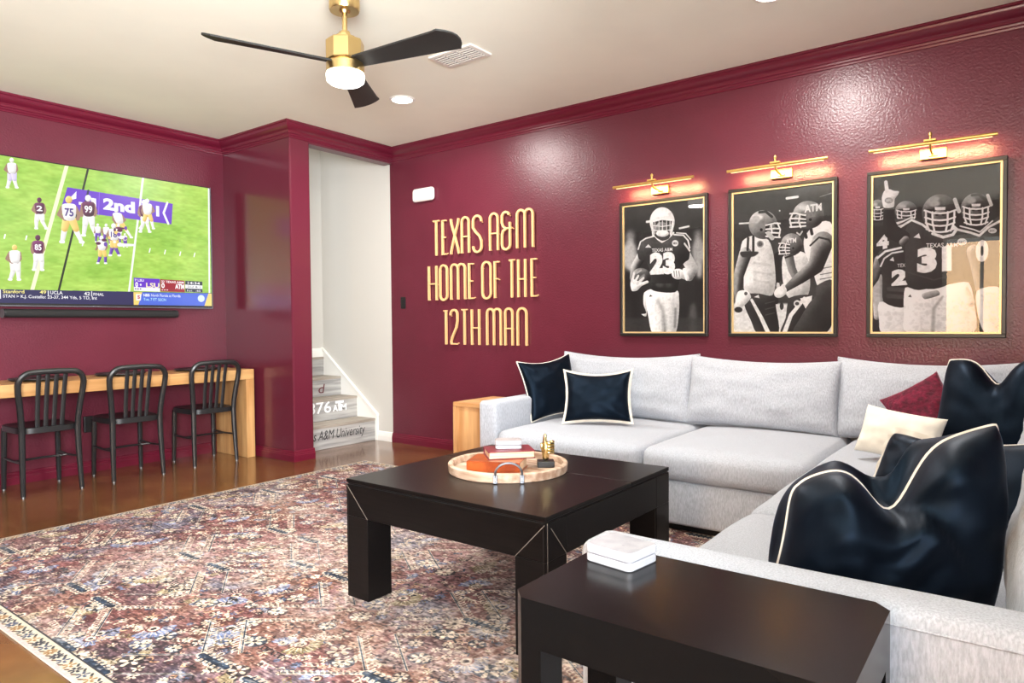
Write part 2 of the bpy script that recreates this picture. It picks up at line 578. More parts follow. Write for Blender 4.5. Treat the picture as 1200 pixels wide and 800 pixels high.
def helmet(A, x, y, rx, ry, tone, face=1, bars=0.95, shade=0.35, stripe=None, mark=None, front=False):
    """football helmet; face = +1 looks right, -1 looks left, front = towards the viewer"""
    A.ell(x, y, rx, ry, tone, shade=shade)
    A.ell(x-rx*0.3, y-ry*0.5, rx*0.3, ry*0.18, min(1, tone+0.45), soft=3, alpha=0.8)
    lw = rx*0.055
    if front:
        A.poly([(x-rx*.82, y-ry*.12), (x-rx*.4, y-ry*.22), (x+rx*.4, y-ry*.22), (x+rx*.82, y-ry*.12), (x+rx*.72, y+ry*.75), (x, y+ry*1.02), (x-rx*.72, y+ry*.75)], 0.13)
        A.ell(x, y+ry*.22, rx*.42, ry*.42, 0.36, shade=0.3)
        A.ell(x-rx*.18, y+ry*.1, rx*.1, ry*.05, 0.06)
        A.ell(x+rx*.18, y+ry*.1, rx*.1, ry*.05, 0.06)
        for f in (-0.05, 0.32, 0.62, 0.95):
            wv = rx*(0.86-0.12*abs(f))
            A.limb([(x-wv, y+ry*(f-.1)), (x-wv*.5, y+ry*(f+.04)), (x, y+ry*(f+.07)), (x+wv*.5, y+ry*(f+.04)), (x+wv, y+ry*(f-.1))], lw, bars)
        for f in (-.78, -.42, .42, .78):
            A.limb([(x+rx*f, y-ry*.05), (x+rx*f*.98, y+ry*.5), (x+rx*f*.75, y+ry*.95)], lw, bars)
        A.poly([(x-rx*.3, y-ry*.32), (x+rx*.3, y-ry*.32), (x+rx*.28, y-ry*.16), (x-rx*.28, y-ry*.16)], bars, smooth=False)
    else:
        fx = x+face*rx
        A.poly([(x+face*rx*.25, y-ry*.05), (fx*1.0, y-ry*.12), (fx+face*rx*.12, y+ry*.5), (x+face*rx*.7, y+ry*.95), (x+face*rx*.15, y+ry*.7)], 0.16)
        A.ell(x+face*rx*.66, y+ry*.32, rx*.26, ry*.34, 0.42, shade=0.3)
        for f in (-.08, .28, .58, .88):
            A.limb([(x+face*rx*.2, y+ry*(f*.8+.1)), (x+face*rx*.8, y+ry*(f-.02)), (fx+face*rx*.18, y+ry*f)], lw, bars)
        A.limb([(fx+face*rx*.0, y-ry*.12), (fx+face*rx*.2, y+ry*.35), (fx+face*rx*.1, y+ry*.88)], lw, bars)
        A.limb([(x+face*rx*.55, y-ry*.05), (x+face*rx*.62, y+ry*.5), (x+face*rx*.5, y+ry*.9)], lw, bars)
        A.ell(x-face*rx*.12, y+ry*.35, rx*.1, ry*.1, 0.1)
    if stripe is not None:
        A.limb([(x-face*rx*.25, y-ry*.86), (x+face*rx*.2, y-ry*.9), (x+face*rx*.62, y-ry*.55)], rx*.09, stripe)
    if mark:
        A.text(mark, x-rx*.55, y-ry*.05, x+rx*.4, y-ry*.18, ry*.42, 0.95, bold=0.03)

def develop(A, rs):
    """paper grain, cloth folds and a harder tone curve over a drawn photograph"""
    H, W = A.H, A.W
    n = fbm(H, W, 34, 22, rs, 3)
    ridge = 1-np.abs(n*2-1)*2.2
    n2 = fbm(H, W, 90, 40, rs, 2)
    A.im *= (0.95+0.09*np.clip(ridge, 0, 1)-0.10*np.clip(n2-.45, 0, .4))[..., None]
    A.im = np.clip((A.im-.035)*1.10, 0, 1)
    A.im = np.where(A.im < .5, A.im**1.12, A.im)
    A.im = (A.im+(rs.rand(H, W, 1)-.5)*.03).astype(np.float32)

def poster_one():
    A = Art(760, 1100, [(92, 300), (366, 266), (370, 737), (92, 741)], 0.2)
    yy = np.linspace(0, 1, A.H)[:, None, None]
    A.im *= 1.35-0.75*yy
    rs = np.random.RandomState(3)
    A.im += (fbm(A.H, A.W, 5, 4, rs)-0.5)[..., None]*0.12
    for (x, y, rx, ry, t) in ((112, 400, 16, 22, .55), (112, 470, 24, 60, .72), (104, 580, 12, 60, .12), (345, 395, 14, 20, .5), (348, 455, 22, 55, .66), (352, 600, 18, 70, .1), (330, 690, 14, 60, .4), (130, 620, 14, 80, .12), (315, 600, 22, 40, .14), (352, 520, 10, 30, .75)):
        A.ell(x, y, rx, ry, t, soft=7)
    A.poly([(92, 690), (370, 686), (370, 740), (92, 741)], 0.26, smooth=False, soft=4, alpha=.8)
    A.limb([(283, 372), (314, 365)], 3.2, 0.95)
    # legs and pants
    A.poly([(186, 588), (160, 600), (158, 640), (168, 672), (150, 676), (168, 684), (172, 640)], 0.85, shade=.2)
    A.poly([(178, 588), (272, 588), (282, 620), (282, 670), (272, 737), (238, 742), (232, 700), (228, 742), (188, 742), (176, 690), (166, 630)], 0.88, shade=0.25)
    A.limb([(206, 625), (226, 660), (232, 730)], [3, 6, 9], 0.6, soft=4, alpha=.8)
    A.limb([(270, 655), (268, 720)], 4, 0.45, soft=2, alpha=.7)
    A.poly([(182, 606), (190, 612), (178, 614)], 0.2, smooth=False)
    A.poly([(184, 545), (278, 545), (276, 585), (266, 597), (230, 598), (186, 588)], 0.14, shade=.25)
    A.ell(215, 570, 16, 10, .42, soft=4, alpha=.7)
    A.ell(245, 570, 12, 10, .36, soft=4, alpha=.7)
    # arms
    A.limb([(152, 470), (128, 510), (122, 548)], [19, 16, 13], 0.5, shade=.4)
    A.limb([(304, 470), (328, 515), (318, 540), (290, 535)], [20, 19, 15, 11], 0.78, shade=.3)
    # jersey
    A.poly([(200, 402), (158, 410), (138, 445), (142, 480), (166, 488), (180, 520), (181, 560), (230, 566), (280, 558), (282, 515), (300, 492), (316, 478), (318, 440), (306, 406), (262, 396), (224, 416)], 0.24, shade=.2)
    A.limb([(194, 394), (208, 410), (222, 420), (242, 408), (262, 388)], 3.4, 0.95)
    A.limb([(140, 446), (148, 420), (166, 408), (194, 400)], 2.6, 0.92)
    A.limb([(264, 394), (296, 396), (312, 414), (318, 440)], 2.6, 0.92)
    A.limb([(272, 388), (304, 390), (322, 412)], 2.0, 0.88)
    A.limb([(300, 425), (318, 450)], 3, .85)
    A.text('TEXAS A&M', 187, 456, 258, 451, 12, 0.95, bold=0.02)
    A.text('23', 180, 529, 268, 525, 66, 0.95, bold=0.07)
    A.ell(268, 424, 11, 11, .9); A.text('SEC', 260, 428, 276, 427, 7, .2, bold=.02)
    A.poly([(164, 440), (175, 428), (186, 440)], .9, smooth=False)
    # ball and gloves
    A.ell(150, 545, 34, 33, 0.34, shade=.4)
    A.limb([(136, 530), (150, 520)], 3, .7)
    A.limb([(150, 552), (160, 538)], [9, 5], .55, soft=2)
    A.poly([(112, 570), (118, 548), (132, 556), (152, 562), (172, 556), (176, 564), (152, 576), (136, 592), (118, 594)], 0.93, shade=.2)
    for q in (((118, 560), (126, 530)), ((126, 566), (140, 540)), ((136, 568), (158, 548))):
        A.limb(q, [5, 4], .88)
    A.ell(278, 532, 22, 19, 0.93, shade=.25)
    for x in (264, 272, 281): A.limb([(x, 522), (x+2, 540)], 1.6, .5)
    A.limb([(300, 518), (310, 548)], 7, .95, shade=.2)
    # helmet
    A.poly([(196, 388), (250, 388), (246, 408), (224, 416), (202, 404)], .3)
    A.ell(223, 350, 43, 51, 0.9, shade=.18)
    A.ell(222, 322, 20, 10, .98, soft=2)
    A.poly([(186, 352), (206, 342), (240, 340), (258, 346), (258, 380), (240, 398), (206, 398), (190, 386)], 0.22)
    A.ell(222, 372, 22, 22, .42, shade=.3)
    A.limb([(170, 350), (196, 346)], 4, .9)
    A.limb([(184, 350), (222, 340), (262, 344)], 3.2, .97)
    for y in (362, 378): A.limb([(186, y), (222, y+4), (260, y-2)], 1.6, .9)
    for x in (198, 212, 224, 238, 250): A.limb([(x, 346), (x, 392)], 1.5, .92)
    A.ell(224, 390, 22, 12, .95, shade=.2)
    A.limb([(188, 350), (192, 398)], 4, .92); A.limb([(260, 346), (254, 396)], 4, .92)
    develop(A, rs)
    A.im *= np.array([.98, .98, .98], np.float32)
    return A.image('poster_running_back', half=True)

def poster_two():
    A = Art(760, 1060, [(469, 262), (815, 222), (811, 737), (469, 739)], 0.27)
    rs = np.random.RandomState(5)
    A.im += (fbm(A.H, A.W, 5, 4, rs)-0.5)[..., None]*0.12
    A.poly([(469, 640), (815, 640), (815, 740), (469, 740)], 0.88, smooth=False, soft=3)
    A.limb([(655, 277), (692, 272)], 4.5, .98); A.limb([(490, 364), (526, 362)], 3, .95)
    A.ell(630, 320, 2.5, 2.5, .95)
    A.limb([(770, 272), (815, 258)], 1.5, .5)
    for k in range(26):
        A.ell(600+rs.rand()*60, 500+rs.rand()*150, 4+rs.rand()*5, 5+rs.rand()*10, rs.choice([.08, .2, .55, .85]))
    A.poly([(612, 470), (650, 466), (650, 545), (612, 545)], .12)
    # middle player
    A.poly([(640, 480), (680, 458), (722, 470), (735, 530), (728, 610), (660, 620), (640, 560)], .86, shade=.25)
    A.limb([(660, 470), (672, 520), (690, 560)], [16, 14, 12], .5, shade=.4)
    A.limb([(650, 472), (676, 462)], 3, .15); A.limb([(650, 482), (684, 470)], 3, .15)
    helmet(A, 672, 436, 38, 38, .45, face=-1, mark='ATM')
    A.poly([(664, 620), (735, 610), (748, 640), (700, 737), (632, 742), (650, 690)], .14, shade=.15)
    A.limb([(715, 622), (668, 680), (645, 742)], [6, 7, 8], .92)
    A.poly([(700, 622), (742, 612), (738, 650), (722, 662)], .93, smooth=False)
    A.ell(690, 640, 12, 12, .9); A.ell(690, 640, 7, 6, .3)
    # left player
    A.poly([(512, 618), (610, 608), (616, 650), (626, 742), (552, 742), (530, 700), (508, 650)], .15, shade=.2)
    A.limb([(532, 628), (566, 690), (590, 742)], [5, 7, 8], .92)
    A.poly([(540, 618), (556, 610), (560, 622)], .92, smooth=False)
    for y in (640, 660, 680): A.limb([(580, y), (612, y-8)], 1.6, .35, soft=1)
    A.poly([(500, 425), (540, 405), (590, 420), (608, 470), (616, 560), (604, 612), (560, 606), (508, 600), (504, 540), (490, 490)], .88, shade=.25)
    for y in (500, 530, 560): A.limb([(540, y), (600, y+10)], 3, .65, soft=3, alpha=.6)
    A.limb([(510, 470), (488, 540), (482, 600), (488, 640)], [24, 20, 14, 12], .5, shade=.45)
    A.poly([(494, 462), (556, 462), (540, 478), (500, 480)], .25, soft=1)
    A.limb([(520, 415), (518, 455)], 4.5, .2); A.limb([(538, 410), (538, 458)], 4.5, .2)
    A.ell(562, 435, 12, 12, .62); A.ell(562, 435, 8, 8, .4)
    A.poly([(484, 600), (516, 596), (530, 620), (500, 652), (474, 650)], .92, shade=.2)
    A.ell(486, 662, 14, 10, .2)
    A.ell(512, 606, 6, 6, .35)
    helmet(A, 572, 368, 50, 50, .55, face=1, stripe=.2, mark=None)
    A.ell(548, 350, 14, 14, .75, soft=2)
    A.limb([(590, 398), (604, 414)], 8, .8)
    # right player
    A.poly([(716, 410), (760, 362), (815, 372), (815, 578), (764, 584), (742, 520), (716, 460)], .9, shade=.25)
    for y in (520, 540, 556): A.limb([(770, y), (815, y-8)], 1.5, .45)
    A.limb([(716, 388), (722, 412)], 5, .2); A.limb([(736, 372), (742, 400)], 5, .2)
    A.poly([(758, 578), (815, 560), (815, 690), (784, 742), (676, 742), (700, 690), (730, 640), (756, 610)], .16, shade=.2)
    A.poly([(800, 742), (815, 700), (815, 742)], .85, smooth=False)
    A.limb([(778, 430), (756, 510), (700, 552), (648, 592)], [36, 26, 20, 10], .36, shade=.5)
    A.limb([(736, 440), (766, 412), (800, 420), (812, 440)], 3, .2)
    A.ell(632, 600, 24, 18, .95, rot=-35, shade=.2)
    A.ell(640, 585, 8, 14, .9, rot=20)
    helmet(A, 730, 334, 54, 48, .5, face=-1, mark=None)
    A.text('ATM', 716, 326, 776, 318, 24, .96, bold=.04)
    A.limb([(690, 396), (700, 404), (708, 392)], 2.5, .85)
    develop(A, rs)
    A.im *= np.array([.98, .98, .98], np.float32)
    return A.image('poster_three_players', half=True)

def poster_three():
    A = Art(760, 1060, [(97, 222), (517, 181), (514, 738), (93, 743)], 0.13)
    rs = np.random.RandomState(8)
    A.im += (fbm(A.H, A.W, 5, 4, rs)-0.5)[..., None]*0.07
    A.poly([(93, 215), (206, 210), (206, 743), (93, 743)], 0.2, smooth=False, soft=2, alpha=.7)  # paler left part: a reflection on the glass, painted into the print
    # players behind on the left
    helmet(A, 112, 330, 28, 34, .42, front=True)
    A.poly([(93, 380), (136, 376), (150, 420), (140, 470), (93, 474)], .18, shade=.15)
    A.text('4', 108, 464, 150, 460, 46, .92, bold=.06)
    helmet(A, 208, 338, 38, 36, .36, front=True)
    A.poly([(128, 372), (170, 362), (250, 366), (262, 420), (170, 430)], .2, shade=.2)
    A.limb([(166, 378), (196, 370)], 3, .9); A.limb([(168, 390), (200, 382)], 3, .9)
    A.limb([(106, 560), (112, 640), (110, 690)], [22, 18, 12], .75, shade=.3)
    A.limb([(120, 500), (100, 560), (80, 590)], [20, 16, 14], .45, shade=.4)
    A.poly([(118, 640), (206, 650), (216, 700), (214, 745), (126, 745), (116, 700)], .9, shade=.2)
    A.poly([(112, 478), (150, 458), (208, 462), (214, 560), (206, 656), (132, 640), (128, 560)], .15, shade=.15)
    A.limb([(112, 492), (138, 470), (190, 458)], 4, .92); A.limb([(122, 520), (134, 494), (160, 476), (196, 470)], 3, .9)
    A.poly([(152, 500), (164, 488), (168, 504)], .9, smooth=False)
    A.text('TEX', 178, 524, 206, 522, 12, .93, bold=.02)
    A.text('2', 158, 582, 212, 578, 46, .93, bold=.07)
    A.limb([(150, 596), (206, 600)], 8, .3, soft=2); A.limb([(148, 620), (206, 624)], 8, .28, soft=2)
    # right player
    A.poly([(366, 420), (390, 392), (440, 410), (490, 372), (520, 370), (520, 612), (440, 612), (372, 600)], .16, shade=.15)
    A.limb([(380, 400), (420, 410), (448, 420), (478, 392), (516, 372)], 4, .92)
    A.limb([(386, 388), (430, 400), (450, 408), (490, 372)], 2.5, .88)
    A.limb([(430, 470), (444, 530), (456, 600)], [22, 20, 18], .4, shade=.4)
    A.text('0', 436, 502, 478, 498, 62, .9, bold=.06)
    A.ell(490, 404, 14, 9, .85); A.text('SEC', 481, 408, 500, 406, 6, .2)
    A.poly([(440, 602), (520, 594), (520, 745), (470, 745), (446, 690)], .88, shade=.2)
    helmet(A, 437, 332, 50, 52, .3, front=True, stripe=.15)
    A.limb([(474, 288), (486, 320)], 5, .85)
    # middle player 31
    A.poly([(204, 592), (250, 600), (350, 580), (414, 574), (432, 640), (428, 745), (214, 745), (200, 680)], .9, shade=.18)
    A.limb([(330, 620), (300, 660), (296, 745)], [3, 5, 6], .62, soft=3, alpha=.8)
    A.poly([(262, 612), (310, 600), (318, 616), (270, 630)], .6, shade=.2)
    A.poly([(214, 622), (222, 614), (226, 624)], .25, smooth=False)
    A.limb([(400, 590), (420, 640)], [10, 14], .8, shade=.3)
    A.poly([(206, 400), (232, 364), (276, 384), (330, 412), (372, 402), (384, 440), (372, 500), (362, 570), (300, 596), (214, 584), (204, 520)], .19, shade=.14)
    A.limb([(184, 392), (206, 378), (226, 366), (262, 382), (280, 396)], 4, .94)
    A.limb([(180, 378), (210, 364), (228, 356)], 3, .9)
    A.limb([(296, 412), (330, 424), (362, 416), (374, 398), (360, 386)], 5, .92)
    A.poly([(232, 424), (250, 410), (256, 428)], .92, smooth=False)
    A.ell(392, 440, 16, 12, .88); A.text('SEC', 382, 445, 402, 443, 8, .2)
    A.text('TEXAS A&M', 274, 458, 378, 456, 14, .95, bold=.02)
    A.text('31', 244, 536, 358, 528, 70, .95, bold=.075)
    A.limb([(214, 540), (300, 566), (366, 548)], 2, .3, soft=2)
    # raised arm
    A.limb([(196, 424), (160, 404), (150, 372), (148, 330)], [24, 26, 20, 17], .1, shade=.12)
    A.limb([(206, 430), (196, 440)], 12, .45, shade=.3)
    A.poly([(126, 290), (134, 268), (150, 262), (168, 268), (184, 270), (180, 282), (170, 296), (166, 322), (134, 324), (128, 308)], .93, shade=.18)
    A.limb([(144, 270), (140, 238)], [7, 6], .94)
    A.ell(150, 300, 14, 10, .6); A.text('SEC', 140, 304, 160, 302, 8, .95)
    helmet(A, 320, 344, 60, 62, .27, front=True)
    A.limb([(368, 300), (382, 340)], 6, .85)
    A.ell(296, 302, 22, 9, .62, rot=-20, soft=3)
    develop(A, rs)
    A.im *= np.array([.98, .98, .99], np.float32)
    return A.image('poster_raised_finger', half=True)

def tv_picture():
    # source frame: enlarged view of the screen; the left sixth of the picture lies past its edge
    A = Art(1400, 788, [(-180, 24), (893, 181), (893, 688), (-180, 684)], (0.64, 0.81, 0.32))
    rs = np.random.RandomState(11)
    n = fbm(A.H, A.W, 8, 10, rs)
    A.im += (n-0.5)[..., None]*np.array([.26, .16, .2])
    n2 = fbm(A.H, A.W, 60, 40, rs, 2)
    A.im += (n2-0.5)[..., None]*.12
    A.limb([(318, 95), (165, 632)], 7, (.97, .99, .80))
    A.limb([(402, 110), (272, 632)], 4, (.08, .12, .03))
    A.limb([(624, 140), (556, 632)], 4.5, (.97, .98, .95))
    A.limb([(890, 180), (884, 632)], 4, (.95, .97, .95))
    P = (.40, .19, .78)
    A.poly([(318, 188), (742, 250), (735, 338), (288, 284)], P, smooth=False)
    A.limb([(402, 200), (378, 290)], 4, (.14, .06, .34))
    A.limb([(446, 206), (440, 306)], 1, (.6, .4, .9))
    A.poly([(354, 204), (316, 246), (352, 236)], (.97, .97, .97), smooth=False)
    W_ = (.98, .98, .98)
    A.text('-1', 362, 268, 432, 278, 42, W_, bold=.05)
    A.text('2nd', 460, 276, 588, 292, 44, W_, bold=.05)
    A.text('& 1', 604, 294, 686, 303, 40, W_, bold=.05)
    A.limb([(720, 246), (704, 290), (722, 336)], 5, W_)
    A.limb([(622, 150), (604, 300)], 4.5, (.97, .98, .95))
    for (x, y) in ((62, 402), (148, 406), (374, 428), (644, 452), (706, 458), (768, 464), (826, 468)):
        A.limb([(x+2, y-8), (x-2, y+8)], 2.5, W_)
    def man(x, y, h, shirt, pants, helm, sock, lean=0.0, num=None):
        s = h/100.0
        j = rs.rand(6)*2-1
        sp = 1+.5*j[0]
        L = lambda a: [(x+s*(px+lean*(100-py)*.2), y+s*(py-100)) for px, py in a]
        A.limb(L([(-6, 52), (-9*sp+3*j[1], 76), (-14*sp+5*j[2], 97)]), [6.5*s, 5.5*s, 4*s], sock, shade=.15)
        A.limb(L([(7, 52), (10*sp+3*j[3], 76), (15*sp+5*j[4], 97)]), [6.5*s, 5.5*s, 4*s], sock, shade=.15)
        A.limb(L([(-5, 50), (-8*sp+2*j[1], 70)]), [8*s, 6.5*s], pants, shade=.12)
        A.limb(L([(6, 50), (9*sp+2*j[3], 70)]), [8*s, 6.5*s], pants, shade=.12)
        A.limb(L([(-12, 24), (-17-4*j[5], 40), (-13+6*j[5], 50)]), [4.5*s, 4*s, 3.4*s], (.62, .47, .40))
        A.limb(L([(12, 24), (17+4*j[0], 40), (12+6*j[2], 49)]), [4.5*s, 4*s, 3.4*s], (.62, .47, .40))
        A.poly(L([(-14, 20), (0, 16), (14, 20), (11, 50), (-10, 50)]), shirt, shade=.15)
        A.ell(x+s*lean*18, y-s*92, 7*s, 8*s, helm, shade=.15)
        A.limb(L([(-14*sp+5*j[2]-3, 98), (-14*sp+5*j[2]+2, 98)]), 3.2*s, W_); A.limb(L([(15*sp+5*j[4]-2, 98), (15*sp+5*j[4]+3, 98)]), 3.2*s, W_)
        if num: A.text(num, *L([(-9, 42)])[0], *L([(9, 43)])[0], 16*s, (.25, .15, .5) if shirt[0] > .8 else W_, bold=.03)
    wh, gold, lil, mar, pur = (.95, .94, .93), (.95, .80, .45), (.86, .82, .95), (.34, .07, .26), (.42, .26, .68)
    man(98, 196, 128, wh, lil, wh, wh)
    man(204, 368, 134, mar, wh, mar, wh, num='2')
    man(194, 545, 152, (.42, .10, .34), wh, mar, wh, num='85')
    man(100, 588, 152, wh, wh, gold, wh)
    man(322, 425, 200, wh, gold, gold, wh, num='75')
    man(400, 395, 176, mar, wh, wh, wh, num='99')
    man(540, 400, 128, wh, gold, wh, wh, lean=-1.2)
    man(626, 375, 140, mar, wh, wh, wh)
    man(638, 360, 130, wh, gold, wh, wh)
    for (x, y, h, a, b) in ((436, 420, 80, wh, pur), (520, 424, 84, mar, wh), (470, 430, 90, wh, pur), (545, 440, 60, wh, pur), (450, 512, 120, wh, gold), (500, 478, 140, wh, gold)):
        man(x, y, h, a, b, wh, pur, num='18' if h > 130 else None)
    for k in range(14):
        A.ell(430+rs.rand()*120, 350+rs.rand()*80, 5+rs.rand()*8, 4+rs.rand()*6, [wh, pur, mar, gold][rs.randint(4)])
    A.limb([(520, 430), (580, 430)], [8, 5], wh)
    # score bug
    A.poly([(576, 570), (682, 574), (682, 628), (576, 626)], P, smooth=False)
    A.poly([(576, 610), (682, 613), (682, 629), (576, 626)], (.96, .95, .96), smooth=False)
    A.text('7 LSU', 580, 585, 618, 586, 9, W_, bold=.03)
    A.text('0 \u2022', 582, 609, 608, 610, 20, W_, bold=.04)
    A.text('LSU', 626, 610, 680, 612, 19, (.97, .92, .75), bold=.03)
    for x in (583, 593, 603): A.ell(x, 618, 3.5, 2.6, (.3, .2, .45))
    A.poly([(684, 575), (784, 580), (784, 630), (684, 628)], (.62, .07, .16), smooth=False)
    A.text('22 TEXAS A&M', 688, 589, 780, 593, 9, W_, bold=.03)
    A.text('0', 688, 612, 702, 612, 20, W_, bold=.04)
    A.text('ATM', 744, 614, 782, 616, 19, W_, bold=.05)
    for x in (692, 702, 712): A.ell(x, 621, 3.5, 2.6, (.9, .85, .85))
    A.poly([(786, 580), (856, 583), (856, 630), (786, 628)], (.18, .20, .26), smooth=False)
    A.text('14:34', 796, 594, 846, 596, 10, W_, bold=.02)
    A.poly([(786, 597), (856, 600), (856, 615), (786, 613)], W_, smooth=False)
    A.text('2nd & 1', 794, 610, 848, 612, 9, (.2, .2, .25))
    A.text('1st', 794, 626, 814, 626, 8, W_); A.text(':40', 828, 627, 848, 628, 8, W_)
    # ticker
    A.poly([(-190, 626), (900, 632), (900, 692), (-190, 690)], (.155, .15, .34), smooth=False)
    A.poly([(574, 632), (900, 634), (900, 692), (574, 690)], (.30, .42, .85), smooth=False)
    A.poly([(574, 632), (610, 632), (592, 690), (574, 690)], (.97, .83, .45), smooth=False)
    A.poly([(880, 634), (900, 634), (900, 692), (862, 690)], (.97, .83, .45), smooth=False)
    A.poly([(584, 640), (606, 640), (603, 668), (584, 668)], (.97, .95, .92), smooth=False)
    A.text('S', 590, 660, 600, 660, 14, (.75, .12, .18), bold=.04)
    A.text('NBB', 614, 650, 640, 650, 11, W_, bold=.03)
    A.text('North Florida at Florida', 646, 650, 766, 652, 11, W_, bold=.01)
    A.text('Tue, 7 ET SECN', 614, 667, 706, 669, 11, (.75, .95, .95), bold=.01)
    A.ell(850, 656, 14, 15, (.86, .93, .98))
    A.text('10:52', -40, 641, 30, 641, 11, W_, bold=.01)
    A.limb([(38, 630), (38, 666)], 1.8, W_)
    A.text('Stanford', 48, 643, 134, 643, 14, (1, .95, .55), bold=.02)
    A.text('49', 196, 644, 222, 644, 14, (1, .95, .55), bold=.02)
    A.limb([(230, 632), (230, 650)], 1.8, W_)
    A.text('UCLA', 238, 645, 288, 646, 14, W_, bold=.02)
    A.text('42', 374, 648, 398, 648, 14, W_, bold=.02)
    A.limb([(405, 632), (405, 652)], 1.8, W_)
    A.text('FINAL', 412, 649, 454, 650, 12, W_, bold=.02)
    A.text('STAN > K.J. Costello: 23-37, 344 Yds, 5 TD, Int', 48, 662, 426, 666, 13, W_, bold=.015)
    return A.image('tv_picture')

RUG = (1.45, 5.15, -3.63, -0.78)
def rug_picture():
    W, H = 1850, 1425                     # x along the long side, rows from the far edge to the near edge
    A = Art(W, H, [(0, 0), (W, 0), (W, H), (0, H)], 0)
    rs = np.random.RandomState(21)
    def mixc(c1, c2, f): return np.array(c1, np.float32)*(1-f[..., None]) + np.array(c2, np.float32)*f[..., None]
    sm = lambda a, lo, hi: np.clip((a-lo)/(hi-lo), 0, 1)
    a = fbm(H, W, 5, 7, rs); b = fbm(H, W, 9, 7, rs); c = fbm(H, W, 7, 9, rs)
    red, plum, pink, rust, blue = (.49, .31, .31), (.34, .25, .29), (.64, .52, .53), (.52, .37, .31), (.45, .48, .57)
    im = mixc(red, plum, sm(a, .48, .66))
    im = im*(1-sm(b, .5, .7)[..., None]*.8) + np.array(pink)*sm(b, .5, .7)[..., None]*.8
    im = im*(1-sm(c, .55, .7)[..., None]*.8) + np.array(rust)*sm(c, .55, .7)[..., None]*.8
    d = fbm(H, W, 8, 12, rs)
    im = im*(1-sm(d, .6, .72)[..., None]*.8) + np.array(blue)*sm(d, .6, .72)[..., None]*.8
    A.im = im.astype(np.float32)
    cream, dark, navy, slate, ol = (.86, .81, .74), (.15, .13, .16), (.10, .19, .29), (.40, .46, .58), (.58, .53, .40)
    def rosette(x, y, s, c1, c2):
        n = rs.choice([5, 6, 8])
        for k in range(n):
            w = 2*math.pi*k/n
            A.limb([(x+s*.35*math.cos(w), y+s*.35*math.sin(w)), (x+s*math.cos(w), y+s*math.sin(w))], [s*.18, s*.3], c1)
        A.limb([(x, y)], s*.28, c2)
    def bar(x, y, L_, ang, w, c1, c2):
        ca, sa = math.cos(ang), math.sin(ang)
        q = lambda t, o: (x+ca*t-sa*o, y+sa*t+ca*o)
        n = max(4, int(L_/11))
        A.limb([q(0, 0), q(L_, 0)], w+3.5, c2)
        for k in range(n):
            t = (k+.5)*L_/n
            for sgn in (-1, 1):
                A.limb([q(t, 0), q(t+3, sgn*(w+7)), q(t+8, sgn*(w+8))], [4.5, 3.6, 3], c2)
        for k in range(n):
            t = (k+.5)*L_/n
            for sgn in (-1, 1):
                A.limb([q(t, 0), q(t+3, sgn*(w+6))], [3.2, 1.8], c1)
        A.limb([q(0, 0), q(L_, 0)], w, c1)
    def comb(x, y, L_, ang, col, t_=2.2):
        ca, sa = math.cos(ang), math.sin(ang)
        q = lambda t, o: (x+ca*t-sa*o, y+sa*t+ca*o)
        A.limb([q(0, 0), q(L_, 0)], t_*.7, col)
        for k in range(int(L_/10)):
            A.limb([q(k*10, 0), q(k*10+4, 10), q(k*10+8, 11)], t_, col)
    def beast(x, y, s, col):
        A.limb([(x-s, y), (x-s*.3, y-s*.25), (x+s*.6, y), (x+s, y-s*.35)], [s*.16, s*.2, s*.2, s*.12], col)
        for k in (-.8, -.3, .3, .7):
            A.limb([(x+k*s, y), (x+k*s+s*.15, y+s*.42)], [s*.11, s*.07], col)
        A.limb([(x-s, y), (x-s*1.2, y-s*.4), (x-s*.8, y-s*.5)], s*.08, col)
    def palmette(x, y, s, ang, fan, core):
        for k in range(-4, 5):
            w = ang+k*.32
            A.limb([(x, y), (x+s*math.cos(w), y+s*math.sin(w))], [s*.06, s*.14], fan)
        for k in range(-4, 5):
            w = ang+k*.32
            A.limb([(x+s*.4*math.cos(w), y+s*.4*math.sin(w)), (x+s*.95*math.cos(w), y+s*.95*math.sin(w))], s*.025, cream)
        A.ell(x, y, s*.42, s*.42, core); A.ell(x, y, s*.3, s*.3, cream); A.ell(x, y, s*.16, s*.16, dark)
    for k in range(190):
        palmette(rs.rand()*W, rs.rand()*H, 14+rs.rand()*24, rs.rand()*6.3, [slate, (.50, .56, .70), ol, plum][rs.randint(4)], [red, ol, slate][rs.randint(3)])
    for k in range(260):
        beast(rs.rand()*W, rs.rand()*H, 8+rs.rand()*13, [cream, cream, dark, slate][rs.randint(4)])
    for k in range(170):
        comb(rs.rand()*W, rs.rand()*H, 30+rs.rand()*70, rs.choice([0, .5, -.5, 0.1, 2.6]), [cream, dark, cream, ol][rs.randint(4)], 1.6)
    for k in range(1500):
        x, y, s = rs.rand()*W, rs.rand()*H, 4+rs.rand()*6
        if rs.rand() < .5: A.limb([(x, y)], s*1.25, [dark, plum, red][rs.randint(3)])
        rosette(x, y, s, [cream, cream, (.80, .66, .58), slate][rs.randint(4)], [dark, red, ol][rs.randint(3)])
    for k in range(2600):
        x, y, w = rs.rand()*W, rs.rand()*H, rs.rand()*6.3
        L_ = 5+rs.rand()*10
        A.limb([(x, y), (x+L_*math.cos(w), y+L_*math.sin(w)), (x+L_*1.4*math.cos(w+.7), y+L_*1.4*math.sin(w+.7))], [2.2, 1.8, 1.1], [cream, dark, dark, navy, (.76, .62, .5), red][rs.randint(6)])
    for k in range(260):
        x, y, s = rs.rand()*W, rs.rand()*H, 9+rs.rand()*8
        A.ell(x, y, s*1.7, s*1.3, [dark, navy, plum, slate][rs.randint(4)], alpha=.75)
        rosette(x, y, s, cream, [dark, red, navy][rs.randint(3)])
